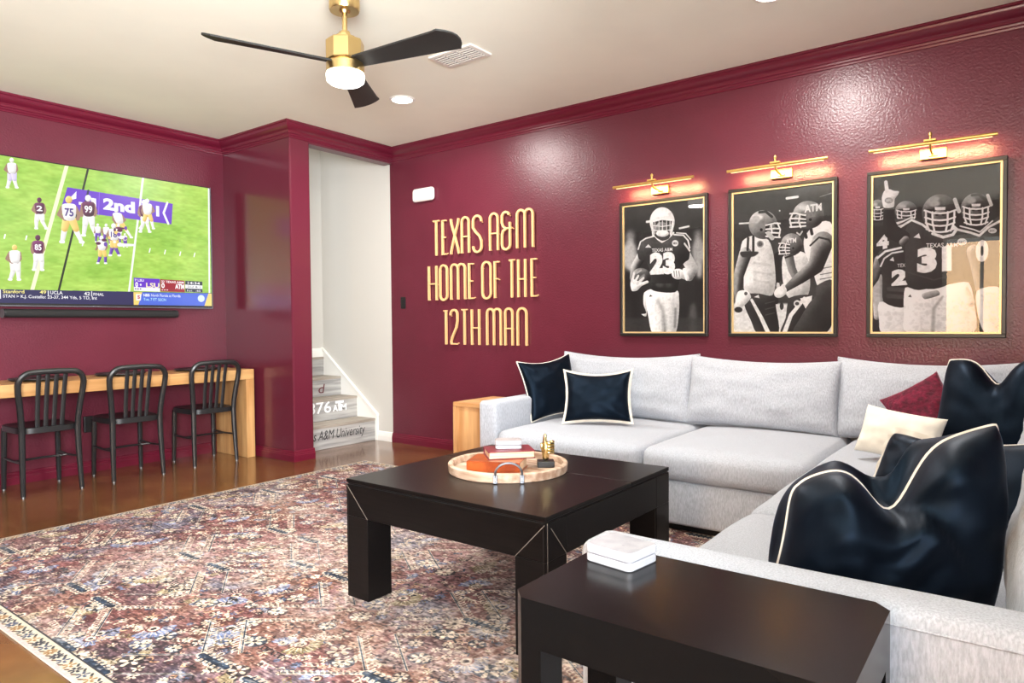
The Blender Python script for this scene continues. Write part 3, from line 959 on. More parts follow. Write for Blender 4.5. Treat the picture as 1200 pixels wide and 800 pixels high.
    # lozenge lattice: serrated navy bars in pairs along the length, forked combs between them
    for i in range(-1, 5):
        for j in range(-2, 13):
            x, y = 62+i*541+(j % 2)*270, 40+j*122
            for sx in (-1, 1):
                x1 = x+sx*104
                for sy in (-1, 1):
                    x2, y2 = x1+sx*110, y+sy*78
                    A.limb([(x1, y), (x2, y2)], 2.6, cream); A.limb([(x1, y), (x2, y2)], 1.3, navy)
                    if rs.rand() < .5: comb(x1, y+6*sy, math.hypot(x2-x1, y2-y), math.atan2(y2-y, x2-x1), cream, 1.5)
            if rs.rand() < .62:
                bar(x-104, y, 74, 0, 6.0, navy, cream); bar(x+26, y, 74, 0, 6.0, navy, cream)
            palmette(x+270, y, 34, 0.3, [(.50, .56, .70), ol][j % 2], red)
            for k in range(10):
                rosette(x+270+rs.randint(-95, 95), y+rs.randint(-50, 50), 7, cream, dark)
    # weathering: worn pale threads along the weft, cream bloom patches
    st = vnoise(H, W, 700, 60, rs)
    st2 = vnoise(H, W, 130, 420, rs)
    A.im *= (0.84+0.32*st)[..., None]
    e = fbm(H, W, 7, 8, rs)
    wear = sm(e, .42, .66)*.72*(0.35+.75*st2)+.16*st
    wear = np.clip(wear, 0, .85)
    A.im = A.im*(1-wear[..., None]) + np.array([.76, .71, .68])*wear[..., None]
    f = fbm(H, W, 230, 200, rs, 2)
    A.im += (f-.5)[..., None]*.42
    f = vnoise(H, W, 420, 260, rs)
    sp = sm(f, .72, .86)[..., None]*.55
    A.im = A.im*(1-sp)+np.array([.86, .80, .75])*sp
    f = vnoise(H, W, 420, 260, rs)
    sp = sm(f, .76, .9)[..., None]*.6
    A.im = A.im*(1-sp)+np.array([.20, .17, .20])*sp
    A.im = A.im.astype(np.float32)
    # borders
    def band(x0, x1, y0, y1, col):
        A.im[max(0, y0):y1, max(0, x0):x1] = np.array(col, np.float32)
    bw = 36
    for (x0, x1, y0, y1, hor) in ((0, W, H-bw, H, True), (0, W, 0, 30, True), (0, 26, 0, H, False), (W-36, W, 0, H, False)):
        band(x0, x1, y0, y1, (.80, .77, .71))
        n = int((x1-x0 if hor else y1-y0)/26)
        for k in range(n):
            t = (k+.5)*26
            x, y = (x0+t, (y0+y1)/2) if hor else ((x0+x1)/2, y0+t)
            cc = [(.33, .37, .46), (.62, .50, .36), (.24, .25, .30)][k % 3]
            rosette(x, y, 8.5, cc, cream)
            A.limb([(x+9, y-11) if hor else (x-9, y+9), (x+15, y-7) if hor else (x-5, y+15)], 2, (.3, .3, .32))
            A.limb([(x+9, y+11) if hor else (x+9, y+9), (x+15, y+7) if hor else (x+5, y+15)], 2, (.45, .36, .28))
    band(0, W, H-bw-3, H-bw, (.25, .25, .28)); band(0, W, H-7, H, (.80, .73, .72)); band(0, W, 30, 33, (.3, .27, .28))
    band(26, 29, 30, H-bw, (.3, .27, .28)); band(0, 5, 0, H, (.82, .77, .72)); band(0, W, 0, 5, (.82, .77, .72))
    A.im += (fbm(H, W, 300, 300, rs, 2)-.5)[..., None]*.10
    A.im = np.clip(A.im, 0, 1)**1.35
    return A.image('rug_pattern')

# ------------------------------------------------------------------ the room
H_, XR, YR = 2.74, 6.55, -7.05
BX, DY, OY = 0.98, -1.118, -0.925       # closet block: front face, side face, edge of the stair opening
def struct(name, mb, m, smooth=False, label=None):
    o = mb.build(name, m, None, smooth)
    o['kind'] = 'structure'
    if label: o['label'] = label
    return o

struct('floor', MB().box(-0.3, XR+0.1, YR-0.1, 0.1, -0.1, 0.0), M_floor, label='polished brown stained concrete floor')
struct('ceiling', MB().box(-0.1, XR+0.1, YR-0.1, OY, H_, H_+0.1).box(BX-0.11, XR+0.1, OY, 0.1, H_, H_+0.1), M_ceil, label='cream textured ceiling')
struct('wall_left', MB().box(-0.1, 0, YR, DY, 0, H_), M_wall, label='maroon textured wall behind the television')
struct('wall_right', MB().box(0.945, XR, 0, 0.1, 0, H_), M_wall, label='maroon textured wall with sign and framed photographs')
struct('wall_closet', MB().box(-0.1, BX, DY, OY, 0, H_, bev=0.012), M_closet, label='maroon wall return beside the stair opening')
struct('wall_header', MB().box(BX-0.11, BX, OY-0.005, 0.0, 2.605, H_), M_wall, label='narrow maroon header over the stair opening')
# stairwell shell
struct('wall_stairwell', MB().box(-0.3, 0.945, 0, 0.1, 0, 4.0), M_white, label='white side wall of the stairwell')
struct('wall_landing', MB().box(-0.18, -0.08, OY, 0, 0, 4.0), M_white, label='white end wall above the stair landing')
struct('wall_stairwell_inner', MB().box(-0.1, BX-0.11, OY-0.05, OY+0.004, 0.0, 4.0), M_white)
struct('wall_stairwell_front', MB().box(BX-0.11, BX-0.01, OY, 0.1, H_+0.1, 4.0), M_white)
struct('ceiling_stairwell', MB().box(-0.3, BX, OY-0.05, 0.1, 4.0, 4.1), M_white)

# rear wall with two windows and a glazed door, side wall with a window (behind the photographer)
def wall_with_holes(name, axis, a0, a1, p0, p1, holes):
    mb = MB()
    cuts = sorted(holes)
    x = a0
    def bx(u0, u1, z0, z1):
        if u1-u0 < 1e-4 or z1-z0 < 1e-4: return
        if axis == 'x': mb.box(u0, u1, p0, p1, z0, z1)
        else: mb.box(p0, p1, u0, u1, z0, z1)
    for (h0, h1, z0, z1) in cuts:
        bx(x, h0, 0, H_)
        bx(h0, h1, 0, z0)
        bx(h0, h1, z1, H_)
        x = h1
    bx(x, a1, 0, H_)
    struct(name, mb, M_wall)
wall_with_holes('wall_rear', 'x', -0.1, XR, YR-0.1, YR, [(4.75, 5.68, 0.0, 2.3)])
wall_with_holes('wall_near', 'y', YR-0.1, 0.1, XR, XR+0.1, [(-6.6, -4.1, 0.85, 2.3)])

def window(name, axis, u0, u1, z0, z1, pos, bars):
    def bx(mb, a, b, c, d, dp=0.03):
        if axis == 'x': mb.box(a, b, pos-dp, pos+dp, c, d, bev=0.004)
        else: mb.box(pos-dp, pos+dp, a, b, c, d, bev=0.004)
    f = MB()
    for (a, b, c, d) in ((u0, u0+.05, z0, z1), (u1-.05, u1, z0, z1), (u0, u1, z0, z0+.05), (u0, u1, z1-.05, z1)):
        bx(f, a, b, c, d)
    for k in range(1, bars+1):
        t = u0+(u1-u0)*k/(bars+1)
        bx(f, t-.02, t+.02, z0, z1, .02)
    o = f.build(name, M_whitetrim)
    o['kind'] = 'structure'
    g = MB()
    bx(g, u0+.04, u1-.04, z0+.04, z1-.04, .003)
    g.build('pane', M_window_glass, o)
window('door_1', 'x', 4.75, 5.68, 0.0, 2.3, YR-0.05, 1)
window('window_1', 'y', -6.6, -4.1, 0.85, 2.3, XR+0.05, 1)
gm = MB().mesh([(-40, -60, -0.15), (60, -60, -0.15), (60, 20, -0.15), (-40, 20, -0.15)], [(0, 1, 2, 3)]).build('ground', M_ground)
gm['kind'] = 'structure'

# crown moulding and baseboards: a profile swept along the walls with mitred corners, one piece per wall
def sweep(names, path, prof, m, flip=1):
    """path in plan; profile (distance out of the wall, z); the room lies to the left of the path times flip"""
    P = [Vector((p[0], p[1])) for p in path]
    n = len(P)
    dirs = [(P[i+1]-P[i]).normalized() for i in range(n-1)]
    nor = [Vector((-d.y, d.x))*flip for d in dirs]
    offs = []
    for i in range(n):
        if i == 0: offs.append(nor[0])
        elif i == n-1: offs.append(nor[-1])
        else:
            b = (nor[i-1]+nor[i]).normalized()
            offs.append(b/b.dot(nor[i]))
    out = []
    for i, nm in enumerate(names):
        if nm is None: continue
        verts, faces, k = [], [], len(prof)
        for j in (i, i+1):
            for (d, z) in prof:
                q = P[j]+offs[j]*d
                verts.append((q.x, q.y, z))
        for a in range(k):
            b = (a+1) % k
            faces.append((a, b, k+b, k+a))
        faces.append(list(range(k))[::-1])
        faces.append([k+a for a in range(k)])
        o = MB().mesh(verts, faces).build(nm, m, None, True, angle=25)
        o['kind'] = 'structure'
        out.append(o)
    return out
crown = [(0, H_), (0.078, H_), (0.078, H_-0.014), (0.070, H_-0.018), (0.068, H_-0.030), (0.060, H_-0.044), (0.044, H_-0.056), (0.030, H_-0.064),
         (0.024, H_-0.074), (0.024, H_-0.086), (0.017, H_-0.090), (0.015, H_-0.100), (0.008, H_-0.106), (0.006, H_-0.116), (0, H_-0.118)]
sweep(['trim_1', 'trim_2', 'trim_3', 'trim_4', None], [(0, YR), (0, DY), (BX, DY), (BX, 0), (XR, 0), (XR, -1)], crown, M_trim, -1)
base = [(0, 0), (0.017, 0), (0.017, 0.050), (0.014, 0.056), (0.014, 0.064), (0.010, 0.070), (0.010, 0.080), (0.006, 0.088), (0, 0.090)]
sweep(['baseboard_left', 'baseboard_closet', 'baseboard_opening'], [(0, YR), (0, DY), (BX, DY), (BX, OY)], base, M_trim, -1)
sweep(['baseboard_right'], [(0.945, 0), (XR, 0)], base, M_trim, -1)
sweep(['baseboard_stairwell'], [(0.735, 0), (0.945, 0)], base, M_whitetrim, -1)
sweep(['baseboard_landing'], [(-0.08, OY), (-0.08, 0)], [(d, z+0.785) for d, z in base], M_whitetrim, -1)

# ------------------------------------------------------------------ stairs with lettered risers
stairs = empty('staircase', (0.4, -0.46, 0))
tag(stairs, 'short flight of whitewashed plank stairs with lettered risers', 'stairs', kind='structure')
RX = [0.722, 0.462, 0.222, -0.048]
RZ = [0.0, 0.210, 0.412, 0.597, 0.785]
for i in range(4):
    x1 = RX[i]
    x0 = RX[i+1] if i < 3 else -0.08
    MB().box(x0, x1, OY+0.004, -0.001, RZ[i+1]-0.024, RZ[i+1], bev=0.004).build('tread', M_tread, stairs)
    rz0, rz1 = RZ[i], RZ[i+1]-0.024
    rb = MB().box(x1-0.02, x1-0.008, OY+0.004, -0.001, rz0, rz1)
    riser = rb.build('riser', M_plank, stairs)
    zm = rz0+(rz1-rz0)*0.52
    for (a, b) in ((rz0+0.001, zm-0.0015), (zm+0.0015, rz1)):
        MB().box(x1-0.008, x1-0.004, OY+0.004, -0.001, a, b, bev=0.0015, seg=1).build('plank', M_plank, riser)
skirt = MB().prism([(0.745, 0.0), (0.745, 0.245), (-0.079, 0.87), (-0.079, 0.0)], 'y', -0.020, -0.0005).build('skirt_board', M_whitetrim, stairs)
MB().prism([(0.752, 0.235), (0.752, 0.250), (-0.079, 0.882), (-0.079, 0.866)], 'y', -0.030, -0.0005).build('skirt_cap', M_whitetrim, skirt)

def flat_text(name, s, y0, y1, z0, h, x, m, parent, shear=0.0, bold=0.0):
    v, t = text_tris(s, bold)
    w = v[:, 0].max()
    off = wloc(parent)
    me = bpy.data.meshes.new(name)
    me.from_pydata([Vector((x, y0+(y1-y0)*a/w+shear*b*h/0.7, z0+b*h/0.7))-off for a, b in v.tolist()], [], t.tolist())
    me.materials.append(m)
    o = bpy.data.objects.new(name, me)
    o.parent = parent
    return link(o)
flat_text('riser_lettering', 'Texas A&M University', -0.905, -0.155, 0.085, 0.085, RX[0]-0.0035, M_ink_black, stairs, shear=0.18)
flat_text('riser_lettering', '1876', -0.66, -0.335, 0.285, 0.105, RX[1]-0.0035, M_ink_white, stairs, bold=0.01)
flat_text('riser_emblem', 'T', -0.285, -0.185, 0.295, 0.085, RX[1]-0.0032, M_ink_white, stairs, bold=0.05)
flat_text('riser_emblem', 'A', -0.315, -0.255, 0.290, 0.058, RX[1]-0.0035, M_ink_white, stairs, bold=0.03)
flat_text('riser_emblem', 'M', -0.220, -0.150, 0.290, 0.058, RX[1]-0.0035, M_ink_white, stairs, bold=0.03)
flat_text('riser_lettering', 'd', -0.300, -0.235, 0.445, 0.09, RX[2]-0.0035, M_ink_maroon, stairs, shear=0.2)

# ------------------------------------------------------------------ ceiling: fan, cans, vent
FX, FY = 3.05, -2.255
fan = empty('ceiling_fan', (FX, FY, 2.29))
tag(fan, 'brass ceiling fan with three black blades and a glowing light', 'fan')
c0 = (FX, FY, 0)
MB().lathe([(0, H_), (0.074, H_), (0.074, 2.655), (0.070, 2.645), (0.028, 2.645), (0.022, 2.632), (0, 2.632)], c0, 36).build('canopy', M_brass, fan, True)
MB().lathe([(0.0125, 2.64), (0.0125, 2.52)], c0, 16).build('downrod', M_brass, fan, True)
MB().lathe([(0.0, 2.545), (0.026, 2.545), (0.030, 2.535), (0.030, 2.522), (0.055, 2.518), (0.055, 2.505), (0.089, 2.500), (0.092, 2.494), (0.092, 2.405), (0.088, 2.400), (0, 2.400)], c0, 8, phase=R(22.5+37)).build('motor_housing', M_brass, fan)
MB().lathe([(0.0, 2.398), (0.082, 2.398), (0.092, 2.388), (0.092, 2.345), (0, 2.345)], c0, 36).build('light_collar', M_brass, fan, True)
MB().lathe([(0.0, 2.344), (0.090, 2.344), (0.093, 2.335), (0.090, 2.306), (0.075, 2.294), (0.0, 2.290)], c0, 36).build('light_diffuser', M_fan_lamp, fan, True)
for k in range(3):
    a = R(9+120*k)
    ca, sa = math.cos(a), math.sin(a)
    pitch = R(14)
    top, bot, faces = [], [], []
    N = 18
    cols = 7
    for i in range(N+1):
        t = i/N
        rad = 0.07+t*0.58
        wd = 0.042+0.034*t
        for j in range(cols):
            s = -1+2*j/(cols-1)
            rad2 = rad - (0.045*max(0, t-0.8)/0.2*abs(s)**2 if t > 0.8 else 0) + (0.02*s if t > 0.9 else 0)
            off = s*wd
            camber = 0.006*(1-s*s)
            # clockwise edge (s=-1) rides higher
            z = 2.392 - off*math.sin(pitch) + camber
            o_ = off*math.cos(pitch)
            x = FX+ca*rad2 - sa*o_
            y = FY+sa*rad2 + ca*o_
            top.append((x, y, z+0.004)); bot.append((x, y, z-0.004))
    V = top+bot
    B = len(top)
    idx = lambda i, j: i*cols+j
    for i in range(N):
        for j in range(cols-1):
            f = (idx(i, j), idx(i+1, j), idx(i+1, j+1), idx(i, j+1))
            faces.append(f); faces.append(tuple(B+q for q in f[::-1]))
        faces.append((idx(i, 0), B+idx(i, 0), B+idx(i+1, 0), idx(i+1, 0)))
        faces.append((idx(i, cols-1), idx(i+1, cols-1), B+idx(i+1, cols-1), B+idx(i, cols-1)))
    for j in range(cols-1):
        faces.append((idx(0, j), idx(0, j+1), B+idx(0, j+1), B+idx(0, j)))
        faces.append((idx(N, j), B+idx(N, j), B+idx(N, j+1), idx(N, j+1)))
    MB().mesh(V, faces).build('blade', M_blade, fan, True)
area_light('fan_lamp', (FX, FY, 2.28), (FX, FY, 0), 0.17, 0.17, 24, (1.0, 0.97, 0.92), 'DISK')

def can_light(x, y, label):
    o = MB().lathe([(0.069, H_-0.002), (0.074, H_-0.009), (0.088, H_-0.006), (0.092, H_-0.0005), (0.069, H_-0.0005)], (x, y, 0), 32, caps=False).build('recessed_light', M_plastic_w, None, True, origin=(x, y, H_))
    tag(o, label, 'light', 'recessed ceiling lights')
    MB().lathe([(0, H_-0.008), (0.068, H_-0.006), (0.070, H_-0.001), (0, H_-0.001)], (x, y, 0), 32).build('lamp_disc', M_lamp, o, True)
    area_light('can_lamp', (x, y, H_-0.015), (x, y, 0), 0.12, 0.12, 36, (1.0, 0.97, 0.92), 'DISK', 180)
can_light(2.10, -0.95, 'round white recessed light glowing right of the fan blades')
can_light(4.70, -0.95, 'round recessed light cut by the top edge, above the framed photographs')

vent = MB().box(2.80, 3.14, -1.41, -1.21, H_-0.012, H_-0.0005, bev=0.004).build('ceiling_vent', M_vent, None, origin=(2.97, -1.31, H_))
tag(vent, 'white rectangular air vent in the ceiling behind the fan blade', 'vent')
for (a, b) in ((2.83, 2.905), (2.92, 3.005), (3.02, 3.11)):
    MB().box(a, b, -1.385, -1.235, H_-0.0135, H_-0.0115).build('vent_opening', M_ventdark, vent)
    n = 6
    for k in range(n):
        y = -1.385+0.15*(k+.5)/n
        MB().box(a, b, y-0.006, y+0.006, H_-0.017, H_-0.0133, bev=0.001, seg=1).build('slat', M_vent, vent)

# ------------------------------------------------------------------ television wall
tvx0, tvx1, ty0, ty1, tz0, tz1 = 0.035, 0.075, -3.13, -1.282, 1.262, 2.306
tv = MB().box(tvx0, tvx1, ty0, ty1, tz0, tz1, bev=0.004).build('television', M_plastic_b, None, origin=(0.0, (ty0+ty1)/2, tz0))
tag(tv, 'large black flat television on the maroon wall showing a football game', 'television')
MB().box(0.002, 0.036, -2.5, -1.9, 1.5, 2.05).build('wall_bracket', M_plastic_b, tv)
quad('screen', [(tvx1+.0012, ty0+.008, tz0+.022), (tvx1+.0012, ty1-.008, tz0+.022), (tvx1+.0012, ty1-.008, tz1-.008), (tvx1+.0012, ty0+.008, tz1-.008)],
     image_mat('screen_image', tv_picture(), rough=0.3, emit=0.95), tv)
MB().box(tvx1-.01, tvx1+.0025, ty0, ty1, tz0-.001, tz0+.006, bev=.001).build('silver_strip', M_steel, tv)
MB().box(tvx0+.004, tvx1+.002, ty1-.001, ty1+.0025, tz0, tz1, bev=.001).build('side_edge', M_steel, tv)
MB().box(tvx1, tvx1+.0035, -2.235, -2.175, tz0+.0005, tz0+.007, bev=.001).build('logo_plate', M_steel, tv)
sb = MB()
yy0, yy1 = -2.80, -1.595
secs = [(0.020+0.040*math.cos(a), 1.212+0.030*math.sin(a)) for a in [2*math.pi*k/20 for k in range(20)]]
sbm = MB().prism([(0.045+0.045*math.copysign(abs(math.cos(a))**0.7, math.cos(a)), 1.213+0.031*math.copysign(abs(math.sin(a))**0.7, math.sin(a))) for a in [2*math.pi*k/24 for k in range(24)]], 'y', yy0, yy1)
bar = sbm.build('soundbar', M_grill, None, True, origin=(0.0, (yy0+yy1)/2, 1.18))
tag(bar, 'long black soundbar mounted below the television', 'soundbar')
for y in (yy0, yy1):
    MB().prism([(0.045+0.046*math.copysign(abs(math.cos(a))**0.7, math.cos(a)), 1.213+0.032*math.copysign(abs(math.sin(a))**0.7, math.sin(a))) for a in [2*math.pi*k/24 for k in range(24)]], 'y', y-.006, y+.006).build('end_cap', M_plastic_b, bar, True)

# ------------------------------------------------------------------ oak counter under the television
ctr = empty('wall_counter', (0.26, -2.35, 0))
tag(ctr, 'long oak waterfall counter along the wall under the television', 'counter')
MB().box(0.012, 0.5, -3.62, -1.165, 0.660, 0.745, bev=0.003).build('counter_top', M_oak_y, ctr)
for (a, b) in ((-1.240, -1.165), (-3.62, -3.545)):
    MB().box(0.018, 0.5, a, b, 0, 0.6595, bev=0.003).build('side_panel', M_oak_z, ctr)
pads = [(-2.665, 'flat round black mat on the counter behind the leftmost chair'), (-2.12, 'flat round black mat on the counter behind the middle chair'), (-1.52, 'flat round black mat on the counter behind the right chair')]
for y, lb in pads:
    o = MB().lathe([(0, 0.7455), (0.15, 0.7455), (0.172, 0.758), (0.170, 0.764), (0.148, 0.753), (0, 0.753)], (0.235, y, 0), 40).build('round_mat', M_plastic_b, None, True, origin=(0.235, y, 0.7455))
    tag(o, lb, 'mat', 'round black mats on the counter')
ob = MB().box(0.0005, 0.03, -2.298, -2.235, 0.31, 0.432, bev=0.004).build('power_outlet', M_plastic_b, None, origin=(0, -2.266, 0.37))
tag(ob, 'black outlet box low on the wall between left and middle chairs', 'outlet')

# ------------------------------------------------------------------ chairs
def chair(x, y, rot, label):
    root = empty('metal_chair', (0, 0, 0))
    tag(root, label, 'chair', 'black metal chairs at the counter')
    # back legs at +x, sitter looks to -x
    def hoop():
        pts = []
        prof = [(0.165, 0.43, 0.172), (0.168, 0.50, 0.176), (0.178, 0.60, 0.190), (0.190, 0.69, 0.205), (0.193, 0.735, 0.212)]
        for (h, z, xx) in prof: pts.append((xx, -h, z))
        for k in range(1, 8):
            a = R(90*k/8)
            pts.append((0.212+0.022*math.sin(a), -(0.193-0.075*(1-math.cos(a))), 0.735+0.083*math.sin(a)))
        pts.append((0.236, -0.118, 0.818)); pts.append((0.238, -0.04, 0.822))
        return pts + [(p[0], -p[1], p[2]) for p in pts[::-1]]
    MB().tube(hoop(), 0.0195, 10, up=(1, 0, 0)).build('back_frame', M_metalblk, root, True)
    for k in range(4):
        yb = -0.075+0.05*k
        MB().tube([(0.160, yb*0.95, 0.445), (0.178, yb, 0.56), (0.205, yb*1.02, 0.70), (0.232, yb*1.05, 0.812)], 0.0145, 8, flat=0.36, up=(1, 0, 0)).build('back_slat', M_metalblk, root, True)
    # seat: rounded, slightly dished plate with an apron
    n, ring = 40, []
    for i in range(n):
        a = 2*math.pi*i/n
        c, s = math.cos(a), math.sin(a)
        e = 0.42
        ring.append((-0.005+0.195*math.copysign(abs(c)**e, c), (0.182-0.014*c)*math.copysign(abs(s)**e, s)))
    V, F = [], []
    lv = [(0.0, 0.441), (0.45, 0.443), (0.8, 0.450), (0.95, 0.455), (1.0, 0.450), (1.0, 0.415), (0.96, 0.412)]
    for (f, z) in lv:
        for (px, py) in ring: V.append((-0.005+(px+0.005)*f, py*f, z))
    for k in range(len(lv)-1):
        for i in range(n):
            j = (i+1) % n
            F.append((k*n+i, k*n+j, (k+1)*n+j, (k+1)*n+i))
    F.append([(len(lv)-1)*n+i for i in range(n)])
    mb = MB().mesh(V, F)
    bmesh.ops.remove_doubles(mb.bm, verts=mb.bm.verts, dist=0.0005)
    mb.build('seat', M_metalblk, root, True)
    for s in (-1, 1):
        lg = MB().tube([(0.172, s*0.164, 0.44), (0.176, s*0.166, 0.30), (0.186, s*0.170, 0.14), (0.196, s*0.173, 0.012)], [0.0200, 0.0195, 0.0175, 0.0150], 10, up=(1, 0, 0)).build('leg', M_metalblk, root, True)
        MB().lathe([(0.0, 0.0), (0.012, 0.0), (0.012, 0.012), (0.008, 0.018)], (0.196, s*0.173, 0), 12).build('foot_glide', M_glide, lg, True)
        lg = MB().tube([(-0.168, s*0.160, 0.43), (-0.172, s*0.163, 0.28), (-0.178, s*0.166, 0.12), (-0.180, s*0.168, 0.012)], [0.0185, 0.018, 0.0165, 0.0145], 10, up=(1, 0, 0)).build('leg', M_metalblk, root, True)
        MB().lathe([(0.0, 0.0), (0.012, 0.0), (0.012, 0.012), (0.008, 0.018)], (-0.180, s*0.168, 0), 12).build('foot_glide', M_glide, lg, True)
        MB().tube([(0.180, s*0.168, 0.225), (0.0, s*0.160, 0.218), (-0.174, s*0.165, 0.225)], 0.012, 8, flat=0.6, up=(0, 0, 1)).build('stretcher', M_metalblk, root, True)
    MB().tube([(0.01, -0.160, 0.219), (0.02, 0, 0.224), (0.01, 0.160, 0.219)], 0.013, 8, flat=0.6, up=(0, 0, 1)).build('cross_stretcher', M_metalblk, root, True)
    root.location = (x, y, 0)
    root.rotation_euler = (0, 0, R(rot))
    return root
c1 = chair(0.338, -2.69, 0, 'black metal slat-back chair at the counter, cut by the left edge of the view')
for (x, y, rot, lb) in ((0.362, -2.138, -2, 'black metal slat-back chair at the counter, the middle one of three'),
                        (0.340, -1.527, -3, 'black metal slat-back chair at the counter, the one nearest its oak end panel')):
    c = copy_tree(c1)
    c.location = (x, y, 0)
    c.rotation_euler = (0, 0, R(rot))
    c['label'] = lb

# ------------------------------------------------------------------ right wall: letters, chime, switch
def arc(cx, cz, r, a0, a1, n=10, rz=None):
    rz = r if rz is None else rz
    return [(cx+r*math.cos(R(a0+(a1-a0)*i/n)), cz+rz*math.sin(R(a0+(a1-a0)*i/n))) for i in range(n+1)]
def ribbon(mb, path, width, y0, y1, closed=False):
    P = [Vector(p) for p in path]
    n = len(P)
    Lp, Rp = [], []
    for i in range(n):
        if closed: d0, d1 = (P[i]-P[i-1]).normalized(), (P[(i+1) % n]-P[i]).normalized()
        else:
            d0 = (P[i]-P[i-1]).normalized() if i > 0 else (P[1]-P[0]).normalized()
            d1 = (P[i+1]-P[i]).normalized() if i < n-1 else d0
        n0, n1 = Vector((-d0.y, d0.x)), Vector((-d1.y, d1.x))
        b = (n0+n1)
        b = b.normalized() if b.length > 1e-6 else n0
        b = b/max(0.4, b.dot(n0))
        Lp.append(P[i]+b*width/2); Rp.append(P[i]-b*width/2)
    V, F = [], []
    for i in range(n):
        for q in (Lp[i], Rp[i]):
            V.append((q.x, y0, q.y)); V.append((q.x, y1, q.y))
    for i in range(n if closed else n-1):
        a, b = i*4, ((i+1) % n)*4
        F += [(a, b, b+2, a+2), (a+1, a+3, b+3, b+1), (a, a+1, b+1, b), (a+2, b+2, b+3, a+3)]
    if not closed:
        F += [(0, 2, 3, 1), ((n-1)*4, (n-1)*4+1, (n-1)*4+3, (n-1)*4+2)]
    mb.mesh(V, F)
def glyph(ch, w, h):
    """(list of (path, closed, thin)) in a w by h cell"""
    r = w/2
    if ch == 'T': return [([(0, h), (w, h)], 0, 1), ([(r, 0), (r, h)], 0, 0)]
    if ch == 'E': return [([(0, 0), (0, h)], 0, 0), ([(0, h-.006), (w, h-.006)], 0, 1), ([(0, h*.5), (w*.75, h*.5)], 0, 1), ([(0, .006), (w, .006)], 0, 1)]
    if ch == 'F': return [([(0, 0), (0, h)], 0, 0), ([(0, h-.006), (w, h-.006)], 0, 1), ([(0, h*.52), (w*.75, h*.52)], 0, 1)]
    if ch == 'H': return [([(0, 0), (0, h)], 0, 0), ([(w, 0), (w, h)], 0, 0), ([(0, h*.48), (w, h*.48)], 0, 1)]
    if ch == 'X': return [([(0, h), (w*.10, h*.85), (w*.5, h*.52), (w*.9, h*.15), (w, 0)], 0, 0), ([(w, h), (w*.9, h*.85), (w*.5, h*.52), (w*.1, h*.15), (0, 0)], 0, 0)]
    if ch in 'AN':
        g = [([(0, 0), (0, h-r)]+arc(r, h-r, r, 180, 0)[1:]+[(w, 0)], 0, 0)]
        if ch == 'A': g.append(([(0, h*.46), (w, h*.46)], 0, 1))
        return g
    if ch == 'O': return [(arc(r, h-r, r, 180, 0)+arc(r, r, r, 0, -180), 1, 0)]
    if ch == 'M':
        q = w/4
        return [([(0, 0), (0, h-q)]+arc(q, h-q, q, 180, 0)[1:]+[(w/2, 0)], 0, 0), ([(w/2, h-q)]+arc(3*q, h-q, q, 180, 0)[1:]+[(w, 0)], 0, 0)]
    if ch == 'S':
        return [([(w, h-r*1.1)]+arc(r, h-r, r, 10, 180)[1:]+[(0, h*.68), (w*.3, h*.56), (w*.75, h*.44), (w, h*.30)]+arc(r, r, r, 0, -170)+[(0, r*1.1)], 0, 0)]
    if ch == '&':
        q = w*.36
        return [(arc(q, h-q, q, 20, 180)+[(0, h*.72), (w*.12, h*.62), (q, h*.56)], 0, 0),
                ([(q*1.3, h*.56), (w*.1, h*.5), (0, h*.40)]+arc(w*.38, w*.38, w*.38, 180, 360)+[(w*.76, h*.72)], 0, 0),
                ([(w*.35, h*.56), (w, h*.56)], 0, 1)]
    if ch == '1': return [([(0, h-.006), (w*.55, h-.006)], 0, 1), ([(w*.6, 0), (w*.6, h)], 0, 0)]
    if ch == '2': return [([(0, h-r*1.2)]+arc(r, h-r, r, 175, 0)+[(w, h*.68), (w*.85, h*.5), (w*.2, h*.2), (w*.05, h*.08), (.01, .006)], 0, 0), ([(0, .006), (w, .006)], 0, 1)]
    return []
ROWS = [('TEXASA&M', [(1.504, 1.594), (1.617, 1.68), (1.713, 1.821), (1.84, 1.935), (1.966, 2.074), (2.15, 2.249), (2.276, 2.4), (2.429, 2.602)], 1.716, 2.020,
         ['first letter T of the gold sign row TEXAS A&M', 'letter E second in the gold sign row TEXAS A&M', 'letter X in the middle of TEXAS on the gold sign', 'letter A of TEXAS between X and S on the gold sign', 'letter S ending the word TEXAS on the gold sign', 'letter A just before the ampersand of the gold sign', 'gold ampersand between A and M on the wall sign', 'wide letter M ending the top row of the gold sign']),
        ('HOMEOFTHE', [(1.445, 1.554), (1.582, 1.68), (1.71, 1.888), (1.917, 1.987), (2.064, 2.17), (2.197, 2.264), (2.344, 2.42), (2.439, 2.525), (2.571, 2.639)], 1.322, 1.626,
         ['letter H starting HOME on the gold sign', 'letter O of HOME between H and M on the gold sign', 'wide letter M of HOME on the gold sign', 'letter E ending HOME on the gold sign', 'letter O of the word OF on the gold sign', 'letter F of the word OF on the gold sign', 'letter T of THE in the middle row of the gold sign', 'letter H of THE in the middle row of the gold sign', 'letter E ending the middle row of the gold sign']),
        ('12THMAN', [(1.618, 1.682), (1.701, 1.796), (1.829, 1.909), (1.943, 2.041), (2.11, 2.272), (2.301, 2.392), (2.428, 2.533)], 0.932, 1.233,
         ['digit 1 starting the bottom row of the gold sign', 'digit 2 in the bottom row of the gold sign', 'letter T after the digits of the gold sign', 'letter H of 12TH on the gold sign', 'letter M of MAN on the gold sign', 'letter A of MAN in the bottom row of the gold sign', 'last letter N of the bottom row of the gold sign'])]
LN = {'&': 'ampersand', '1': 'sign_digit', '2': 'sign_digit'}
